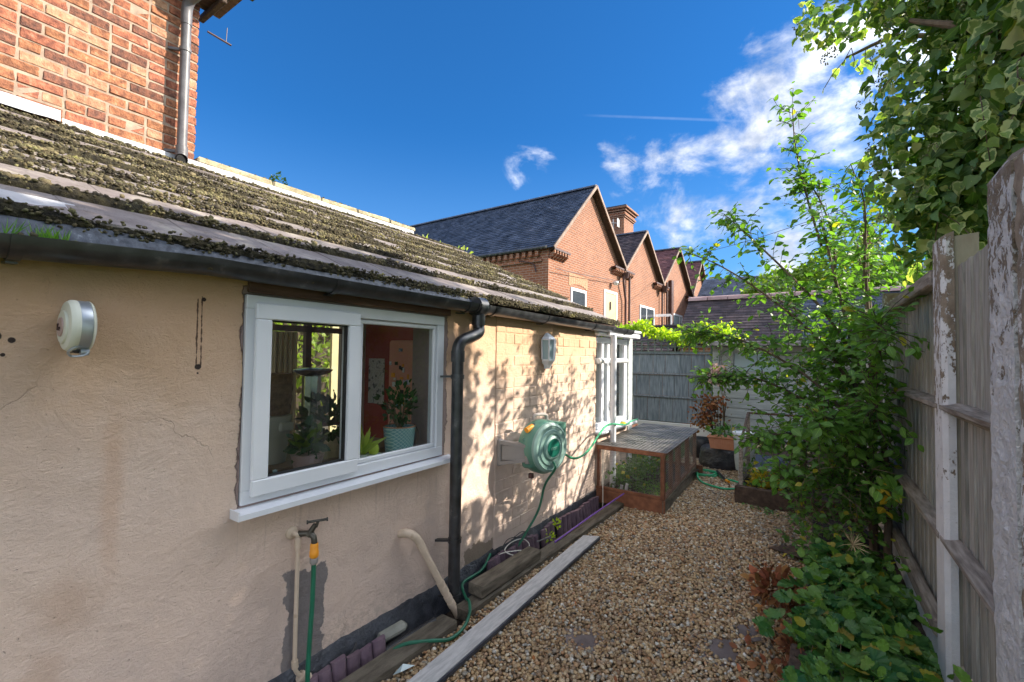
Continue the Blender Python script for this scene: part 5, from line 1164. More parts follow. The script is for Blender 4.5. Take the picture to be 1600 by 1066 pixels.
# ================================================================== TERRACE OF GABLED HOUSES
fd = Vector((math.sin(R(1.8)), math.cos(R(1.8)), 0)); fn = Vector((fd.y, -fd.x, 0)); FP = Vector((-6.5, 11, 0))
def T(s, d, z): return FP+fd*s-fn*d+Vector((0, 0, z))
def sheet_tiles(p0, p1, p2, p3, rows, tw, lift=.02):
    """tiles between eaves line p0->p1 and ridge line p3->p2"""
    p0, p1, p2, p3 = map(Vector, (p0, p1, p2, p3)); b = MB(); nr = (p1-p0).cross(p3-p0).normalized()
    if nr.z < 0: nr = -nr
    L = (p1-p0).length; nc = max(1, int(L/tw))
    for k in range(rows):
        for c in range(-1, nc+1):
            u0 = (c+(.5 if k % 2 else 0))/nc; u1 = u0+1/nc-.03/nc; u0, u1 = max(0, u0), min(1, u1)
            if u1-u0 < .1/nc: continue
            f = lambda u, v: (p0.lerp(p1, u)).lerp(p3.lerp(p2, u), v)
            v0, v1 = k/rows, min(1, (k+1.12)/rows); j = random.uniform(0, .008)
            a, b_, c_, d_ = f(u0, v0), f(u1, v0), f(u1, v1), f(u0, v1)
            b.add([a+nr*(lift+j), b_+nr*(lift+j), c_+nr*.006, d_+nr*.006, a, b_], [(0, 1, 2, 3), (4, 5, 1, 0)])
    return b
def gable_house(s0, s1, eave, apex, depth, rmat, label, eaveR=None, wins=(), side=False, ovh=.22, rows=26):
    eR = eaveR or eave; sm = (s0+s1)/2
    h = root('gabled_house', tuple(T(sm, depth/2, 0)), label, 'house', 'terrace of gabled red brick houses')
    # gable wall with real thickness
    wl = MB().prism([T(s0, 0, 0), T(s1, 0, 0), T(s1, 0, eR-.12), T(sm, 0, apex-.16), T(s0, 0, eave-.12)], (0, 0, 0), -fn*.25).build('gable_wall', 'far_brick', h)
    if side: MB().prism([T(s0+.01, .25, 0), T(s0+.01, depth, 0), T(s0+.01, depth, eave-.1), T(s0+.01, .25, eave-.1)], (0, 0, 0), fd*.25).build('side_wall', 'far_brick', h)
    roof = MB().prism([T(s0-.0, -ovh+.02, eave-.10), T(sm, -ovh+.02, apex-.08), T(s1, -ovh+.02, eR-.10), T(s1, -ovh+.02, eR-.14), T(sm, -ovh+.02, apex-.13), T(s0, -ovh+.02, eave-.14)], (0, 0, 0), -fn*(depth+ovh)).build('roof', 'timber_dark', h)
    sheet_tiles(T(s0-.10, -ovh-.01, eave-.17), T(s0-.10, depth, eave-.17), T(sm, depth, apex-.08), T(sm, -ovh-.01, apex-.08), rows, .22).build('roof_tiles', rmat, h, kind='stuff')
    sheet_tiles(T(s1+.02, -ovh-.01, eR-.13), T(s1+.02, depth, eR-.13), T(sm, depth, apex-.08), T(sm, -ovh-.01, apex-.08), rows, .22).build('roof_tiles', rmat, h, kind='stuff')
    nrt = int(depth/.45)
    rm = MB().prism([(0, .11*math.cos(a), .09*math.sin(a)) for a in np.linspace(0, math.pi, 6)], (0, 0, 0), (.43, 0, 0)).mesh('ridge_tile', 'slate')
    ang = math.atan2(-fn.y, -fn.x)
    for i in range(min(nrt, 34)): link('ridge_tile', rm, tuple(T(sm, -ovh+i*.45, apex-.085)), h, rot=(0, 0, ang))
    # bargeboards stand proud of the gable
    for (sa, za) in ((s0-.08, eave-.22), (s1+.02, eR-.18)):
        a, c = T(sa, -ovh-.02, za+.02), T(sm, -ovh-.02, apex-.08)
        MB().beam(a+Vector((0, 0, .03)), c+Vector((0, 0, .02)), .04, .095, upv=(0, 0, 1)).build('bargeboard', 'barge', h)
    for (sa, sg, za) in ((s0, 1, eave), (s1, -1, eR)):
        q = MB()
        for i in range(6): q.box((0, 0, 0), (.01, .01, .01)) if False else q.prism([T(sa+sg*(.02+.16*i), -.20, za-.30-.0), T(sa+sg*(.09+.16*i), -.20, za-.30), T(sa+sg*(.09+.16*i), -.02, za-.44), T(sa+sg*(.02+.16*i), -.02, za-.44)], (0, 0, 0), (0, 0, .10))
        q.build('corbel', 'far_brick', h)
        MB().prism([T(sa, -.21, za-.20), T(sa+sg*1.0, -.21, za-.20), T(sa+sg*.9, -.0, za-.20), T(sa, -.0, za-.20)], (0, 0, 0), (0, 0, .06)).build('corbel_ledge', 'iron_brown', h)
    return h
def wbox(h, nm, mat, s0, s1, z0, z1, d0, d1, parent=None):
    b = MB(); b.prism([T(s0, d0, z0), T(s1, d0, z0), T(s1, d0, z1), T(s0, d0, z1)], (0, 0, 0), -fn*(d1-d0)); return b.build(nm, mat, parent or h)
def window(h, s0, s1, z0, z1, mat='dark_glass', mull=(), nm='window', proud=.03):
    w = link(nm, None, tuple(T((s0+s1)/2, 0, z0)), h); t = .09; p = -proud
    wbox(h, 'frame', 'pvc_white', s0, s0+t, z0, z1, p, .06, w); wbox(h, 'frame', 'pvc_white', s1-t, s1, z0, z1, p, .06, w)
    wbox(h, 'frame', 'pvc_white', s0+t, s1-t, z1-t, z1, p, .06, w); wbox(h, 'frame', 'pvc_white', s0+t, s1-t, z0, z0+t, p, .06, w)
    for m_ in mull: wbox(h, 'mullion', 'pvc_white', m_-.03, m_+.03, z0+t, z1-t, p+.005, .05, w)
    wbox(h, 'glass', mat, s0+t, s1-t, z0+t, z1-t, -.006, .02, w); wbox(h, 'sill', 'tile_plum', s0-.06, s1+.06, z0-.085, z0-.004, -.09, .02, w); return w
def fpipe(h, s, z0, z1, d=-.12, kink=None):
    pts = [T(s, d, z0), T(s, d, z1)]
    if kink: pts = [T(s, d, z0), T(s, d, z1-.9), T(s+kink, d-.05, z1-.25), T(s+kink, d-.05, z1)]
    MB().tube(pts, .045, 10).build('downpipe', 'iron_brown', h, smooth=True)
H1 = gable_house(.62, 6.13, 4.72, 7.28, 15.5, 'slate', 'nearest gabled red brick house with blue slate roof and small white window', eaveR=4.95, side=True, rows=30)
window(H1, 2.0, 3.08, 2.86, 3.60)
# buff arched lintel
q = MB(); 
for i in range(9):
    a = (i-4)*.11; s_ = 2.54+a*1.35; q.prism([T(s_-.068, -.012, 3.64+.10*(1-(a/.45)**2)), T(s_+.068, -.012, 3.64+.10*(1-(a/.45)**2)), T(s_+.072, -.012, 4.05), T(s_-.072, -.012, 4.05)], (0, 0, 0), -fn*.05)
q.build('arch_lintel', 'buff_brick', H1)
window(H1, 4.55, 5.75, 2.2, 3.86, 'cream_glass', nm='stair_window')
wbox(H1, 'light_fitting', 'iron_brown', 5.06, 5.12, 3.15, 3.45, -.05, -.02)
MB().lathe([(.10, 0), (.12, -.05), (.06, -.14)], tuple(T(5.25, -.16, 4.22)), seg=14).build('security_light', 'ceramic_white', H1, smooth=True)
fpipe(H1, 6.35, 0, 4.55, -.12, -.35); fpipe(H1, 6.75, 0, 4.6)
q = MB().lathe([(.10, 0), (.16, .2), (.17, .22)], tuple(T(6.1, -.22, 4.45)), seg=10); q.build('hopper', 'iron_brown', H1)
# dentil course on the shaded side wall
q = MB()
for i in range(60):
    d0 = .3+.23*i; q.prism([T(.61, d0, 4.36), T(.61, d0+.11, 4.36), T(.61, d0+.11, 4.52), T(.61, d0, 4.52)], (0, 0, 0), -fd*.09)
q.prism([T(.61, .2, 4.20), T(.61, 15, 4.20), T(.61, 15, 4.27), T(.61, .2, 4.27)], (0, 0, 0), -fd*.05); q.build('dentil_course', 'far_brick', H1)
MB().tube([T(.50, .0, 4.58), T(.50, 15.4, 4.58)], .055, 8).build('gutter', 'gutter_black', H1)
MB().tube(catmull([T(.57, 2.2, 3.75), T(.56, 2.25, 4.0), T(.55, 2.6, 4.15)], 5), .02, 6).tube(catmull([T(.57, .4, 3.9), T(.56, .5, 4.15), T(.55, 1.0, 4.28)], 5), .02, 6).build('cable', 'iron_brown', H1)
H2 = gable_house(6.13, 10.91, 4.95, 6.92, 9, 'tile_brown', 'second gabled red brick house with lower plain brown roof', eaveR=5.0, rows=22)
window(H2, 8.25, 10.15, 2.3, 3.66, 'dark_glass', (9.1,)); MB().prism([T(10.2, -.05, 3.28), T(10.28, -.75, 3.28), T(10.28, -.75, 3.34), T(10.2, -.05, 3.34)], (0, 0, 0), (0, 0, .0601)).prism([T(10.26, -.72, 2.3), T(10.28, -.78, 2.3), T(10.28, -.78, 3.34), T(10.26, -.72, 3.34)], (0, 0, 0), fd*.04).build('open_casement', 'pvc_white', H2)
fpipe(H2, 11.0, 0, 4.7); q = MB().lathe([(.10, 0), (.2, .25), (.21, .28)], tuple(T(10.9, -.25, 4.5)), seg=10); q.build('hopper', 'iron_brown', H2)
H3 = gable_house(10.91, 16.41, 5.0, 7.22, 9, 'tile_plum', 'third gabled red brick house with reddish tiled roof', rows=22)
fpipe(H3, 11.8, 0, 5.1, -.1); MB().prism([T(12.4, -.16, 0), T(12.75, -.16, 0), T(12.75, -.16, 5.3), T(12.4, -.16, 5.3)], (0, 0, 0), -fn*.14).build('vent_duct', 'iron_brown', H3)
window(H3, 13.1, 14.9, 2.4, 3.7, 'pale_glass', (14.4,)); fpipe(H3, 16.4, 0, 4.7)
H4 = gable_house(16.41, 20.6, 5.15, 7.40, 9, 'tile_plum', 'farthest visible gabled red brick house beside the dark slate roof', rows=20)
# chimney
cm = root('brick_chimney', (-8.1, 21.4, 6), 'broad corbelled brick chimney stack with a television aerial', 'chimney')
MB().box((-8.15, 21.5, 6.9), (1.25, 1.35, 3.0)).build('stack', 'far_brick', cm)
for i, (w, z) in enumerate(((.05, 8.12), (.10, 8.20), (.05, 8.30), (.12, 8.42), (.20, 8.52))): MB().box((-8.15, 21.5, z), (1.25+w*2, 1.35+w*2, .075)).build('corbel_course', 'far_brick', cm)
MB().box((-8.15, 21.5, 8.60), (1.55, 1.65, .06)).build('capping', 'tile_brown', cm)
q = MB().tube([(-8.0, 20.72, 7.0), (-8.0, 20.66, 8.0)], .02, 6).tube([(-8.65, 20.6, 7.95), (-7.75, 20.6, 7.75)], .014, 6)
for i in range(7): q.tube([(-8.6+.13*i, 20.45, 7.94-.03*i), (-8.6+.13*i, 20.75, 7.94-.03*i)], .008, 4)
q.box((-7.72, 20.6, 7.76), (.02, .3, .4)); q.build('aerial', 'ceramic_white', cm)
# overhead wires
def sag(a, b_, s, n_=24): a, b_ = Vector(a), Vector(b_); return [a.lerp(b_, i/n_)-Vector((0, 0, 4*s*(i/n_)*(1-i/n_))) for i in range(n_+1)]
MB().tube(sag((-6.2, 25.5, 6.9), (3.5, 9.5, 5.0), .35), .009, 5).build('overhead_wire', 'iron_brown', label='thin overhead wire crossing the sky from the third gable', cat='wire')
MB().tube(sag(tuple(T(.8, -.15, 3.98)), tuple(T(6.2, -.15, 4.35)), .03), .012, 5).build('cable', 'iron_brown', H1)
# ================================================================== PLANTS
def limb(mb, pts, r0, r1, seg=7, k=6):
    c = catmull(pts, k); n_ = len(c); mb.tube(c, [r0+(r1-r0)*i/(n_-1) for i in range(n_)], seg); return c
class Twigs:
    """collects twigs with alternate leaves"""
    def __init__(s): s.mb = MB(); s.P = []; s.D = []; s.N = []; s.S = []
    def twig(s, p, d, L, size, droop=.35, gap=.044, r_=.0022, leafy=.92):
        p = Vector(p); d = Vector(d).normalized(); pts = [p.copy()]; n_ = max(3, int(L/gap)); sd = 1
        for i in range(n_):
            d = (d+Vector((random.gauss(0, .17), random.gauss(0, .17), random.gauss(0, .12)-droop*.14))).normalized(); p = p+d*gap; pts.append(p.copy())
            if random.random() < leafy:
                sd = -sd; sv = d.cross(Vector((0, 0, 1))); sv = sv.normalized() if sv.length > .01 else Vector((1, 0, 0))
                ld = (d*random.uniform(.2, .9)+sv*sd*random.uniform(.5, 1.1)+Vector((random.gauss(0, .25), random.gauss(0, .25), random.uniform(-.9, .2)))).normalized()
                s.P.append(tuple(p)); s.D.append(tuple(ld)); s.N.append((random.gauss(0, .55), random.gauss(0, .55)-.2, 1)); s.S.append(size*random.uniform(.55, 1.3)*(1-.25*i/n_))
        s.mb.tube(pts[::2] if len(pts) > 4 else pts, r_, 3, cap=False)
    def done(s, nm, mat, bark, parent):
        s.mb.build('twig', bark, parent, kind='stuff'); return leaves(nm, s.P, s.D, s.N, s.S, LEAF, mat, parent=parent)
# ---- the shrub in front of the fence
shb = root('leafy_shrub', (.30, 4.3, 0), 'tall leafy green shrub with arching branches against the right fence', 'shrub')
tw = Twigs(); tb = MB(); limbs = []
def L_(pts, r0, r1): c = limb(tb, pts, r0, r1); limbs.append((c, r0)); return c
L_([(.36, 4.30, 0), (.34, 4.28, .5), (.26, 4.25, 1.0), (.24, 4.2, 1.5), (.14, 4.2, 2.0), (.05, 4.25, 2.5)], .032, .007)
L_([(.42, 4.15, 0), (.42, 4.12, .6), (.36, 4.1, 1.2), (.32, 4.1, 1.8), (.30, 4.1, 2.4)], .026, .007)
L_([(.30, 4.45, 0), (.22, 4.5, .6), (.10, 4.5, 1.1), (.0, 4.5, 1.7)], .022, .006)
L_([(.24, 4.2, 1.45), (.05, 4.15, 1.8), (-.22, 4.1, 2.15), (-.50, 4.1, 2.48), (-.62, 4.1, 2.62)], .013, .003)
L_([(.25, 4.22, 1.2), (.0, 4.1, 1.6), (-.35, 4.05, 1.95), (-.65, 4.0, 2.18), (-.88, 4.0, 2.30)], .012, .003)
L_([(.28, 4.25, .9), (.0, 4.1, 1.25), (-.35, 4.0, 1.5), (-.65, 3.95, 1.62), (-.86, 3.95, 1.62)], .012, .003)
L_([(.24, 4.25, .9), (-.05, 4.15, 1.10), (-.35, 4.1, 1.25), (-.60, 4.1, 1.28), (-.82, 4.1, 1.24)], .012, .003)
L_([(.30, 4.3, .5), (.05, 4.15, .75), (-.10, 4.05, .85), (-.28, 4.0, .84), (-.38, 4.0, .78)], .011, .003)
L_([(.32, 4.3, .35), (.1, 4.0, .55), (-.08, 3.8, .62), (-.2, 3.7, .58)], .010, .003)
L_([(.05, 4.25, 2.3), (-.05, 4.3, 2.75), (-.12, 4.3, 3.15), (-.14, 4.3, 3.48)], .010, .003)
L_([(.14, 4.2, 2.0), (.12, 4.3, 2.4), (.02, 4.35, 2.75), (-.10, 4.35, 2.92)], .010, .003)
L_([(.30, 4.1, 2.0), (.30, 4.0, 2.5), (.22, 3.95, 2.8)], .009, .003)
L_([(.36, 4.1, 1.2), (.34, 3.6, 1.5), (.30, 3.3, 1.62), (.34, 3.1, 1.55)], .010, .003)
L_([(.38, 4.1, .9), (.32, 3.7, 1.1), (.30, 3.4, 1.15)], .010, .003)
L_([(.0, 4.5, 1.7), (-.2, 4.6, 1.9), (-.4, 4.6, 2.0)], .009, .003)
L_([(.34, 4.1, .6), (.2, 3.7, .95), (.1, 3.5, 1.05), (.0, 3.4, 1.0)], .009, .003)
tgt = []
for c, r_ in limbs:
    m_ = len(c)
    for i in range(m_):
        h = c[i].z; t = i/m_
        if h < .30: continue
        thin = h > 1.95
        nt = (3 if thin else (5 if h < 1.5 else 3)) if r_ > .008 else 2
        if r_ <= .0135 and not thin: nt = 4 if h < 1.75 else 2
        if thin and h < 2.6 and random.random() < .15: continue
        for _ in range(nt):
            d = rv(1, .25)[0]; d[0] -= .25
            if h < 1.4: d[2] -= .1
            if c[i].x < -.3 and not thin:
                tw.twig(c[i], (d[0], d[1], -abs(d[2])*.8), random.uniform(.06, .16), .062)
                tw.twig(c[i], (d[0], d[1], abs(d[2])*.6), random.uniform(.08, .20), .060); continue
            tw.twig(c[i], d, random.uniform(.14, .30) if not thin else random.uniform(.12, .28), .074 if h < 1.9 else .066, gap=.04 if not thin else .036)
# dense fill in the body of the shrub
for _ in range(230):
    x = random.uniform(-.42, .40); z = random.uniform(.25, 1.75); y = random.uniform(3.75, 4.55)
    lim = -.02-.30*math.exp(-((z-1.25)/.4)**2)
    if x < lim-.1: continue
    if z > 1.45 and random.random() < .45: continue
    tw.twig((x, y, z), rv(1, .2)[0], random.uniform(.15, .30), .062)
for _ in range(230): tw.twig((random.uniform(.15, .55), random.uniform(4.5, 6.2), random.uniform(1.7, 2.9)), rv(1, .2)[0], random.uniform(.15, .30), .062)
L_([(.40, 5.0, 0), (.42, 5.1, 1.5), (.38, 5.2, 2.9)], .03, .008); L_([(.42, 5.1, 1.5), (.40, 5.6, 2.2), (.36, 5.9, 2.8)], .015, .004)
tb.build('branch', 'bark', shb, smooth=True); tw.done('foliage', 'leaf_shrub', 'bark_dark', shb)
print('shrub leaves', len(tw.P))
# lower yellower growth
tw2 = Twigs(); low = root('low_shrub', (.12, 4.1, 0), 'bright green bushy growth round the foot of the tall shrub', 'shrub')
for _ in range(150):
    x, y, z = random.uniform(-.12, .30), random.uniform(3.5, 4.25), random.uniform(.10, .75)
    tw2.twig((x, y, z), rv(1, .3)[0]+np.array([-.2, -.2, 0]), random.uniform(.12, .26), .045, gap=.028)
tw2.done('foliage', 'leaf_shrub_low', 'bark', low)
for (x, y, z, s, m_, lb) in ((.30, 3.15, .72, .11, 'leaf_shrub', 'spray of broad serrated leaves jutting out against the fence'),):
    P = [(x+random.uniform(-.06, .07), y+random.uniform(-.1, .1), z+random.uniform(-.04, .04)) for _ in range(22)]
    leaves('bramble_spray', P, rv(22, -.1), rv(22, 2), rng.uniform(.06, .09, 22), LEAF, m_, wide=1.1, label=lb, cat='bramble', kind='stuff')
P = [(.33+random.gauss(0, .03), 3.4+random.gauss(0, .06), .66+random.gauss(0, .05)) for _ in range(9)]
leaves('yellow_leaf', P, rv(9, -.2), rv(9, 1), rng.uniform(.05, .08, 9), LEAF, 'leaf_yellow', label='few yellowing leaves on the stems near the fence', cat='leaves', kind='stuff')

# ---- ivy mass over the fence
ivy = root('ivy_tree', (1.3, 4.5, 0), 'huge variegated ivy mass smothering a tree above the right fence', 'ivy')
ib = MB()
for pts, r0, r1 in (([(1.35, 4.3, 0), (1.3, 4.2, 1.5), (1.25, 4.1, 2.8), (1.3, 4.0, 4.2)], .13, .06), ([(1.2, 3.3, 1.6), (1.0, 3.2, 2.6), (.75, 3.1, 3.0), (.45, 3.25, 3.3)], .05, .012),
                    ([(1.3, 4.0, 2.6), (1.0, 3.5, 2.8), (.80, 2.9, 2.85), (.7, 2.5, 2.75)], .035, .010), ([(1.2, 3.0, 2.0), (.95, 2.75, 2.35), (.80, 2.6, 2.5)], .03, .01), ([(1.3, 4.1, 3.4), (.9, 4.2, 3.6), (.5, 4.1, 3.7), (.2, 4.0, 3.6)], .03, .008)):
    limb(ib, pts, r0, r1, 8)
ib.build('branch', 'bark', ivy, smooth=True)
def blobs(bl, n_, shell=.55):
    out = []; nr = []
    w = np.array([b[3]*b[4] for b in bl]); w = w/w.sum()
    for i in rng.choice(len(bl), n_, p=w):
        cx, cy, cz, rx, rz, ry = bl[i]; d = rv(1)[0]; t = shell+(1-shell)*rng.random()**.5
        t += .10*noise.noise((cx+d[0]*3, cy+d[1]*3, cz+d[2]*3))
        out.append((cx+d[0]*rx*t, cy+d[1]*ry*t, cz+d[2]*rz*t)); nr.append(d)
    return np.array(out), np.array(nr)
BL = [(.92, 3.5, 3.0, .66, .75, .50), (.95, 3.45, 2.35, .50, .45, .46), (.90, 3.4, 3.6, .62, .45, .5), (1.15, 2.9, 3.0, .6, .85, .6), (1.2, 2.3, 3.0, .58, .8, .6), (1.25, 1.6, 2.9, .6, .9, .6), (1.3, .9, 2.8, .55, .8, .6),
      (1.3, .2, 2.7, .5, .8, .6), (1.25, 2.4, 2.3, .5, .5, .8), (1.3, 1.2, 2.1, .5, .5, .8), (1.1, 3.0, 3.85, .6, .42, .6), (1.2, 2.0, 3.75, .6, .45, .8), (.22, 3.7, 3.78, .30, .20, .26), (.02, 3.72, 3.72, .13, .12, .15), (.5, 3.5, 3.75, .32, .3, .3), (.95, 4.1, 2.15, .3, .25, .3), (.62, 3.6, 2.62, .38, .45, .34), (.60, 3.45, 2.25, .26, .28, .26)]
P, Nn = blobs(BL, 17500); keep = (P[:, 2] > 1.86)|(P[:, 0] > .62); keep &= P[:, 0] > -.16; keep &= ~((P[:,0] < .60) & (P[:,2] < 1.93)); P, Nn = P[keep], Nn[keep]
n_ = len(P); k = rng.random(n_) < .62
D = Nn*.35+rv(n_, -.75); NN = Nn*.9+rv(n_, .25, .55)
leaves('variegated_leaf', P[k], D[k], NN[k], rng.uniform(.04, .095, k.sum())*(.8+.3*(P[k][:, 1] < 3.0)), IVY, 'leaf_ivy', parent=ivy, kind='stuff')
k = ~k; leaves('green_leaf', P[k], D[k], NN[k], rng.uniform(.045, .08, k.sum()), IVY, 'leaf_ivy_plain', parent=ivy, kind='stuff')
# inner leaves make the depths dark
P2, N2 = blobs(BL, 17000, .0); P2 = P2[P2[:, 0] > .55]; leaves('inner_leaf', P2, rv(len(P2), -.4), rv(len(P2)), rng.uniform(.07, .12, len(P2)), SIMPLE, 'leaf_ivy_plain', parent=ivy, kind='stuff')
# dangling stems with leaves
tw3 = Twigs()
for (x, y, z) in ((.5, 3.4, 3.2), (.6, 3.0, 2.9), (.62, 2.8, 2.6), (.68, 2.5, 2.6), (.7, 2.35, 2.45), (.55, 3.6, 2.5), (.55, 3.2, 2.2), (.66, 2.2, 2.5), (.30, 3.75, 3.5), (.22, 3.8, 3.55), (.6, 4.2, 2.2)):
    for _ in range(2): tw3.twig((x, y, z), (random.gauss(-.2, .3), random.gauss(-.1, .3), -.6), random.uniform(.15, .35), .065, droop=.8, gap=.05, r_=.003)
tw3.mb.build('stem', 'bark', ivy, kind='stuff'); leaves('hanging_leaf', tw3.P, np.array(tw3.D)+[0, 0, -.5], np.array(tw3.N)*.4+[-.6, -.6, .3], tw3.S, IVY, 'leaf_ivy', parent=ivy, kind='stuff')
# flower heads
hp_, hs_ = [], []
k = np.nonzero(keep[:len(keep)])[0]; sel = rng.choice(len(P), 420, replace=False)
for i in sel:
    c0_ = P[i]+Nn[i]*.05
    for _ in range(16): hp_.append(c0_+rv(1)[0]*.024); hs_.append(random.uniform(.003, .006))
for c0_ in ((.10, 3.82, 3.66), (.12, 3.85, 3.58), (.08, 3.8, 3.52), (.35, 3.7, 3.42), (.40, 3.7, 3.22), (.42, 3.8, 3.05), (.38, 4.0, 2.9), (.34, 4.1, 2.8)):
    for _ in range(26): hp_.append(np.array(c0_)+rv(1)[0]*.035); hs_.append(random.uniform(.004, .007))
lumps('flower_head', hp_, hs_, 'seed_head', flat=1, parent=ivy, kind='stuff')
print('ivy', n_)

# ---- strawberry and bramble ground cover at the right foot
gc = []; st = MB(); PP, DD, NN_, SS = [], [], [], []
def compound(x, y, z, s, yaw_):
    a = Vector((x, y, z)); 
    for k_ in (-1, 0, 1):
        ang = yaw_+k_*1.05; PP.append((x, y, z)); DD.append((math.cos(ang), math.sin(ang), random.uniform(-.15, .25))); NN_.append((random.gauss(0, .45), random.gauss(0, .45)-.15, 1)); SS.append(s*random.uniform(.8, 1.2))
for _ in range(620):
    y = random.uniform(1.75, 3.75); x = random.uniform(-.12, .42); e = noise.noise((y*2.5, 3, 0))*.08
    if x < -.04+e+.04*(y-2.4): continue
    z = .06+.26*math.sin(min(1, max(0, (x+.12)/.45))*math.pi)**.7*random.uniform(.35, 1.1)*(.8+.3*noise.noise((x*4, y*4, 0)))
    compound(x, y, z, random.choice((.035, .05, .065, .08, .098)), random.uniform(0, 6.28)); st.tube([(x+random.gauss(0, .03), y+random.gauss(0, .03), .03), (x, y, z)], .0018, 3, cap=False)
for (x, y, z, s) in ((-.18, 2.58, .12, .085), (-.14, 2.62, .16, .08), (-.10, 2.72, .22, .085), (-.03, 2.55, .20, .09), (.05, 2.52, .22, .085), (-.10, 2.95, .20, .08), (.12, 2.35, .18, .08)): compound(x, y, z, s, random.uniform(2, 5))
gr = root('strawberry_bed', (.15, 2.8, 0), 'dark green strawberry and bramble leaves spilling over the bed', 'ground cover', kind='stuff')
st.build('stalk', 'bark', gr, kind='stuff'); leaves('foliage', PP, DD, NN_, SS, SERR, 'leaf_berry', parent=gr, wide=1.25, kind='stuff')
ground_leaves('bramble_foliage', 330, -.10, .40, 1.8, 3.7, .10, .42, .05, 'leaf_shrub', SERR, .2, kind='stuff', label='lighter green bramble leaves poking through the strawberry bed', cat='bramble')
ground_leaves('fallen_leaves', 520, -.32, .42, 1.9, 3.6, .005, .06, .045, 'dry_leaf', LEAF, .2, dens=lambda x, y: math.exp(-((x+.02)/.22)**2), kind='stuff', label='scattered brown fallen leaves along the bed edge', cat='fallen leaves')
ground_leaves('path_litter', 130, -1.5, .1, 1.6, 5.0, .004, .018, .022, 'dry_leaf', LEAF, .1, kind='stuff', label='few small brown leaves scattered on the gravel', cat='fallen leaves')
leafball('brown_fern', (-.20, 3.05, .09), 190, .12, .055, 'dry_leaf', zf=.7, label='rusty brown dead fern at the path edge', cat='dead fern')
leafball('brown_clump', (-.06, 2.50, .10), 150, .09, .05, 'dry_leaf', zf=.5, label='brown withered leaves on top of the bed timber', cat='dead leaves')
leaves('straw_tuft', [(.18, 3.3, .36)]*34, rv(34, .3), rv(34), rng.uniform(.06, .11, 34), BLADE, 'straw', label='dry straw coloured tuft among the strawberry leaves', cat='dry grass')
leaves('purple_leaf', [(.04, 2.22, .17)], [(.1, -.3, -1)], [(0, -1, .2)], [.085], LEAF, 'edging_plum', label='single dull purple leaf hanging near the bed timber', cat='leaf')
P = [(.02, 2.55, .20), (.0, 2.4, .16), (.16, 2.2, .12), (.02, 2.6, .16)]; leaves('yellow_leaf', P, rv(4), rv(4, 1), [.05, .06, .06, .04], LEAF, 'leaf_yellow', label='bright yellow leaves among the strawberry foliage', cat='leaves', kind='stuff')
rough_beam('bed_timber', (-.035, 1.2, .07), (-.035, 2.44, .07), .125, .16, 'timber_dark', 'thick dark timber post end edging the bed at the bottom right', 'timber')
rough_beam('bed_board', (-.04, 2.5, .02), (-.02, 3.8, .02), .04, .08, 'timber_dark', 'low dark board edging the bed beyond the post end', 'timber')
MB().add([(-.30, 3.95, .01), (-.05, 3.72, .06), (.02, 3.8, .05), (-.2, 4.05, .01), (-.1, 3.85, .10)], [(0, 1, 4), (1, 2, 4), (2, 3, 4), (3, 0, 4), (0, 3, 2, 1)]).build('broken_slate', 'timber_dark', label='flat dark wedge of wood poking out under the shrub', cat='wood scrap')
tw4 = Twigs()
for _ in range(16): tw4.twig((random.uniform(-.5, -.05), random.uniform(4.75, 4.9), .02), (random.gauss(-.6, .4), random.gauss(-.4, .3), .25), random.uniform(.1, .22), .035, droop=.5, gap=.03)
tr = root('trailing_weed', (-.3, 4.8, 0), 'small trailing weed creeping along the foot of the raised bed', 'weed'); tw4.done('foliage', 'leaf_berry', 'bark', tr)

# ---- climber along the trellis
cl_ = root('trellis_climber', (-2.2, 8.25, 0), 'sunlit yellow green climber sprawling along the trellis top', 'climber')
P = []; 
while len(P) < 1500:
    x = random.uniform(-3.35, -1.15); top = 1.80+.13*noise.noise((x*1.8, 0, 2))+(.10 if x < -2.5 else 0); z = random.gauss(top+.03, .05)
    if -1.95 < x < -1.5 and random.random() < .6: z -= .03
    P.append((x, 8.22+random.gauss(0, .10), z))
for _ in range(260): t = random.random(); P.append((-1.25+random.gauss(0, .10), 8.1+random.gauss(0, .1), 1.78+random.gauss(0, .10)))
for _ in range(70): t = random.random(); P.append((-1.62+.25*t+random.gauss(0, .015), 8.15, 2.0-.2*t+random.gauss(0, .02)))
leaves('foliage', P, rv(len(P), -.1), rv(len(P), .5), rng.uniform(.05, .10, len(P)), LEAF, 'leaf_climber', parent=cl_)
q = MB()
for i in range(7): a = -3.2+i*.3; q.tube(catmull([(a, 8.2, 1.5), (a+.15, 8.2, 1.68), (a+.4, 8.2, 1.62), (a+.55, 8.22, 1.75)], 4), .006, 5)
q.build('stem', 'bark', cl_)
# rose with faded blooms on shed corner
rs = root('faded_hydrangea', (-1.15, 7.3, 0), 'climbing shrub with one faded pink flower head by the shed corner', 'flowering shrub')
q = MB(); tws = Twigs()
for a in ((-1.15, 7.35, 1.45), (-1.25, 7.3, 1.25), (-1.0, 7.3, 1.35)): c = limb(q, [(-1.1, 7.35, .3), (-1.12, 7.33, .8), a], .008, .003)
for c_ in c[6:]: tws.twig(c_, rv(1, .3)[0], .15, .04, gap=.05)
for _ in range(16): tws.twig((-1.15+random.gauss(0, .12), 7.3, 1.25+random.gauss(0, .18)), rv(1, .2)[0], .14, .045, gap=.05)
q.build('branch', 'bark', rs); tws.done('foliage', 'leaf_berry', 'bark', rs)
leafball('flower_head', (-1.14, 6.9, 1.13), 420, .14, .05, 'petal_dry', parent=rs)
bs = root('brown_shrub', (-1.15, 7.1, 0), 'dark red and brown withered shrub behind the window box', 'shrub')
P = []; 
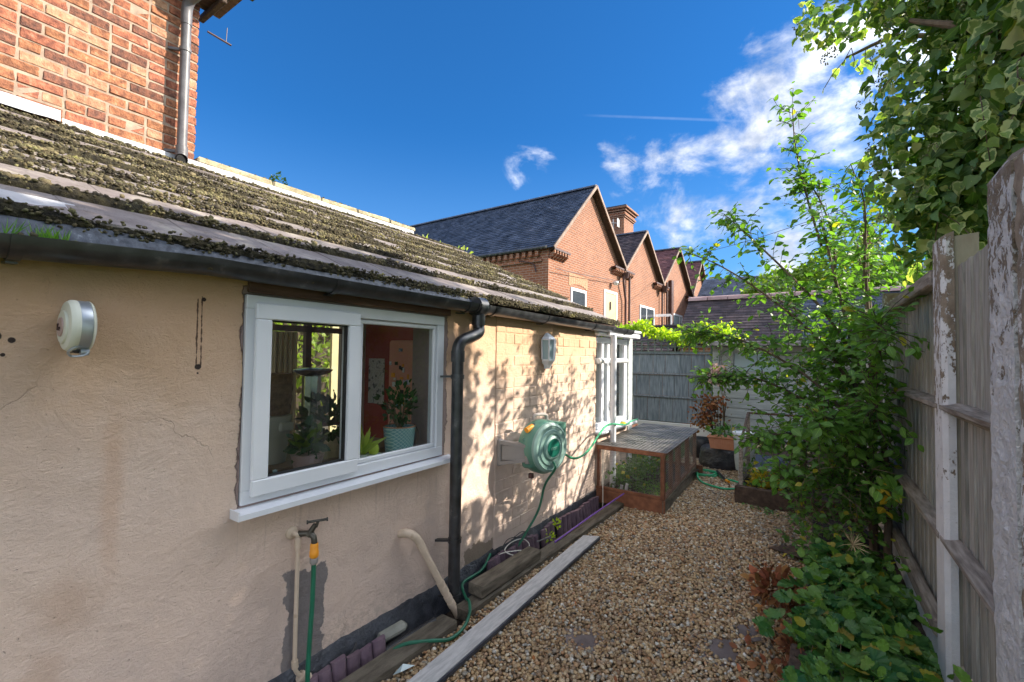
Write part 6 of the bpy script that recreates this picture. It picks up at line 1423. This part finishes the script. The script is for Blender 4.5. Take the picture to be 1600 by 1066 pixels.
for _ in range(520): z = random.uniform(.38, .86); P.append((-1.30+random.gauss(0, .10)+(.06 if z > .7 else 0), 7.1+random.gauss(0, .12), z))
leaves('foliage', P, rv(len(P), .3), rv(len(P)), rng.uniform(.035, .07, len(P)), LEAF, 'dry_leaf', parent=bs)
q = MB(); [q.tube([(-1.15, 7.1, 0), (-1.15+random.gauss(0, .12), 7.1, random.uniform(.6, .88))], .006, 5) for _ in range(8)]; q.build('stem', 'bark_dark', bs)

# ---- pots and clutter at the end of the path
bag = root('compost_bag', (-1.02, 6.55, 0), 'crumpled black plastic bag of compost under the terracotta trough', 'bag')
b = MB(); rows_, cols_ = 10, 28
for i in range(rows_):
    t = i/(rows_-1)
    for j in range(cols_):
        a = 2*math.pi*j/cols_; w = (1+.10*noise.noise((math.cos(a)*2, math.sin(a)*2, t*3)))*(math.cos((t-.35)*1.3)**.6)
        b.v.append((-1.02+.27*w*math.cos(a), 6.50+.20*w*math.sin(a), .27*t+.02*noise.noise((a, t*5, 3))))
b.f = [(i*cols_+j, i*cols_+(j+1) % cols_, (i+1)*cols_+(j+1) % cols_, (i+1)*cols_+j) for i in range(rows_-1) for j in range(cols_)]+[tuple((rows_-1)*cols_+j for j in range(cols_))]
b.build('bag_skin', 'bag_black', bag, smooth=True)
tr_ = root('terracotta_trough', (-.93, 6.3, .28), 'ribbed terracotta plastic trough planted with strawberries', 'planter')
cx, cy, cz = -.92, 6.25, .29
b = MB().prism([(cx-.17, cy-.075, cz), (cx+.17, cy-.075, cz), (cx+.195, cy-.085, cz+.13), (cx-.195, cy-.085, cz+.13)], (0, 0, 0), (0, .16, 0))
for i in range(13): b.prism([(cx-.16+.0266*i, cy-.079, cz+.01), (cx-.148+.0266*i, cy-.079, cz+.01), (cx-.148+.0266*i, cy-.089, cz+.115), (cx-.16+.0266*i, cy-.089, cz+.115)], (0, 0, 0), (0, .008, 0))
b.build('trough_body', 'terracotta', tr_); MB().box((cx, cy, cz+.142), (.42, .20, .024), bev=.006).build('rim', 'terracotta', tr_)
leafball('foliage', (cx, cy, cz+.20), 130, .22, .06, 'leaf_berry', zf=.35, parent=tr_)
MB().lathe([(.13, 0), (.16, .06), (.17, .22), (.15, .27)], (-1.35, 7.0, .0), seg=18).build('dark_pot', 'plastic_black', smooth=True, label='dark round pot half hidden behind the rabbit run', cat='pot')
wb = root('white_bin', (-.72, 6.2, 0), 'short white bucket stool with round lid beside the trough', 'bucket')
MB().lathe([(.10, .08), (.115, .20), (.125, .50)], (-.70, 6.15, 0), seg=24).build('bucket_body', 'shed_board', wb, smooth=True)
MB().lathe([(.135, .50), (.14, .515), (.135, .53), (.10, .537)], (-.70, 6.15, 0), seg=28).build('lid', 'pvc_white', wb, smooth=True)
for a in (.3, 2.4, 4.5): MB().box((-.70+.09*math.cos(a), 6.15+.09*math.sin(a), .045), (.025, .025, .09), bev=.004).build('foot', 'plastic_cream', wb)
hoseobj('coiled_hose', [(-1.14+.0+(.17+.02*(i % 3))*math.cos(a)*1.0, 5.95+.13*math.sin(a)-.0*i, .02+.012*(i//12)) for i, a in enumerate(np.linspace(0, 4*math.pi, 26))]+[(-.90, 5.80, .03), (-.72, 5.75, .02), (-.66, 5.55, .02), (-.80, 5.38, .02), (-1.0, 5.45, .02), (-1.12, 5.62, .02), (-1.17, 5.8, .05)], .0105, 'hose_bright', 'bright green garden hose coiled on the gravel near the trough', 'hose', k=3)
hoseobj('hose_nozzle', [(-.98, 5.98, .06), (-.90, 5.80, .05), (-.84, 5.68, .04)], .014, 'plastic_black', 'black hose gun lying across the coiled green hose', 'hose nozzle', k=3)
MB().tube([(-.84, 5.68, .04), (-.80, 5.62, .04)], .015, 8).build('hose_fitting', 'plastic_orange', smooth=True, label='small orange fitting on the coiled hose end', cat='hose fitting')
# raised bed and cold frame
rb = root('raised_bed', (-.3, 5.3, 0), 'dark sleeper raised bed holding the small cold frame', 'raised bed')
def rbeam(a, b_, w, h, mat='timber_dark', nm='sleeper'):
    q = MB().beam(a, b_, w, h, bev=.008); q.v = [tuple(np.array(v)+rng.normal(0, .002, 3)) for v in q.v]; q.build(nm, mat, rb)
rbeam((-.655, 5.02, .085), (.42, 4.93, .085), .06, .17); rbeam((-.625, 5.06, .085), (-.62, 6.3, .085), .06, .165)
bumpy_sheet('bed_soil', -.60, .40, 5.03, 6.3, .12, .06, .02, 'soil', kind='structure')
cf = root('cold_frame', (-.35, 5.5, .15), 'small wire and timber cold frame with a blue tray inside', 'cold frame')
for (x, y, z1) in ((-.61, 5.05, .60), (-.60, 5.55, .82), (-.08, 5.5, .80)): MB().beam((x, y, .13), (x, y, z1), .036, .036, bev=.004).build('post', 'timber_dark' if x > -.2 else 'rail_wood', cf)
MB().beam((-.61, 5.05, .595), (-.60, 5.55, .83), .02, .02).beam((-.60, 5.55, .83), (.05, 5.52, .84), .02, .02).build('top_rail', 'timber_dark', cf)
mesh_panel((-.612, 5.06, .17), (.01, .48, 0), (0, 0, .42), 14, 12, .0014).build('wire_mesh', 'wire_grey', cf, kind='stuff')
MB().add([(-.597, 5.10, .14), (-.597, 5.50, .14), (-.597, 5.50, .56), (-.597, 5.10, .42)], [(0, 1, 2, 3)]).build('side_pane', 'glass', cf)
MB().box((-.34, 5.42, .345), (.36, .28, .02), rot=(.32, 0, .05), bev=.004).build('blue_tray', 'slate', cf)
MB().box((-.34, 5.285, .300), (.36, .012, .02), rot=(.0, 0, .05), bev=.002).build('tray_lip', 'pvc_white', cf)
ground_leaves('marigolds', 330, -.56, -.20, 5.08, 5.35, .14, .30, .045, 'leaf_yellow', LEAF, .3, kind='stuff', label='yellowing leaves growing in the raised bed', cat='plants')
ground_leaves('bed_greens', 260, -.60, -.05, 5.05, 5.6, .14, .36, .05, 'leaf_shrub_low', LEAF, .5, kind='stuff', label='green seedlings filling the raised bed', cat='plants')
for i, lbl in enumerate(('leftmost cut bamboo cane end over the cold frame', 'second cut bamboo cane end from the left over the cold frame', 'middle cut bamboo cane end over the cold frame', 'second cut bamboo cane end from the right over the cold frame', 'rightmost cut bamboo cane end over the cold frame')): MB().tube([(-.50+.11*i, 5.30, .50+.01*(i % 2)), (-.44+.11*i, 5.55, .53)], .016, 8).build('bamboo_cane', 'straw', label=lbl, cat='cane', group='bamboo canes over the cold frame')

# ---- far trees
def far_tree(loc, bl, n_, size, mat, label, trunk=True, T=SIMPLE):
    t = root('tree', loc, label, 'tree'); P, Nn = blobs(bl, n_, .5)
    leaves('crown', P, Nn*.4+rv(n_, .0), Nn*.5+rv(n_, .5), rng.uniform(.7, 1.3, n_)*size, T, mat, parent=t)
    MB().tube(catmull([loc, (loc[0]+.1, loc[1], loc[2]+1.5), (loc[0], loc[1], bl[0][2])], 4), [.16-.01*i for i in range(9)], 8).build('trunk', 'bark', t); return t
far_tree((.2, 15.5, 0), [(-.6, 15.5, 3.3, 1.2, .8, .8), (.7, 15.4, 3.6, 1.2, 1.0, .9), (1.6, 15.6, 3.3, .9, .8, .8), (-1.3, 15.7, 3.0, .8, .6, .6), (.6, 15, 2.6, 1.8, .7, .7)], 9000, .16, 'leaf_tree', 'pale sunlit conifer-like tree showing over the outbuilding ridge')
far_tree((2.8, 14, 0), [(2.6, 14, 3.4, 1.2, 1.0, 1), (3.6, 14, 3.8, 1.3, 1.3, 1), (2.2, 13.5, 2.6, 1.0, .7, .8)], 6000, .15, 'leaf_shrub', 'darker green tree behind the ivy and right fence')
far_tree((3.4, 8.5, 0), [(3.0, 8.5, 2.8, 1.1, 1.2, 1.1), (3.6, 7.2, 2.6, 1.1, 1.1, 1.1), (3.3, 6.0, 2.4, 1.0, 1.0, 1.0)], 7000, .12, 'leaf_ivy_plain', 'dense dark hedge tree beyond the right fence')
# sprig above the coping
for (x, y, z, m_, lb) in ((-5.4, 2.95, 3.05, 'leaf_house', 'feathery green sprig peeping above the mossy coping'), (-4.36, 3.75, 3.0, 'leaf_ivy_plain', 'tiny dark weed growing at the far end of the coping')):
    big_ = x < -5; w = root('coping_weed', (x, y, z), lb, 'weed')
    leaves('foliage', np.array([x, y, z+(.25 if big_ else .03)])+rv(260 if big_ else 26)*np.array([.1, .12, .26] if big_ else [.03, .03, .03]), rv(260 if big_ else 26, .8), rv(260 if big_ else 26), rng.uniform(.03, .06, 260 if big_ else 26), SIMPLE, m_, parent=w)
    MB().tube([(x, y, z-(.4 if big_ else .03)), (x, y+.02, z+(.35 if big_ else .03))], .006, 5).build('stem', 'bark', w)
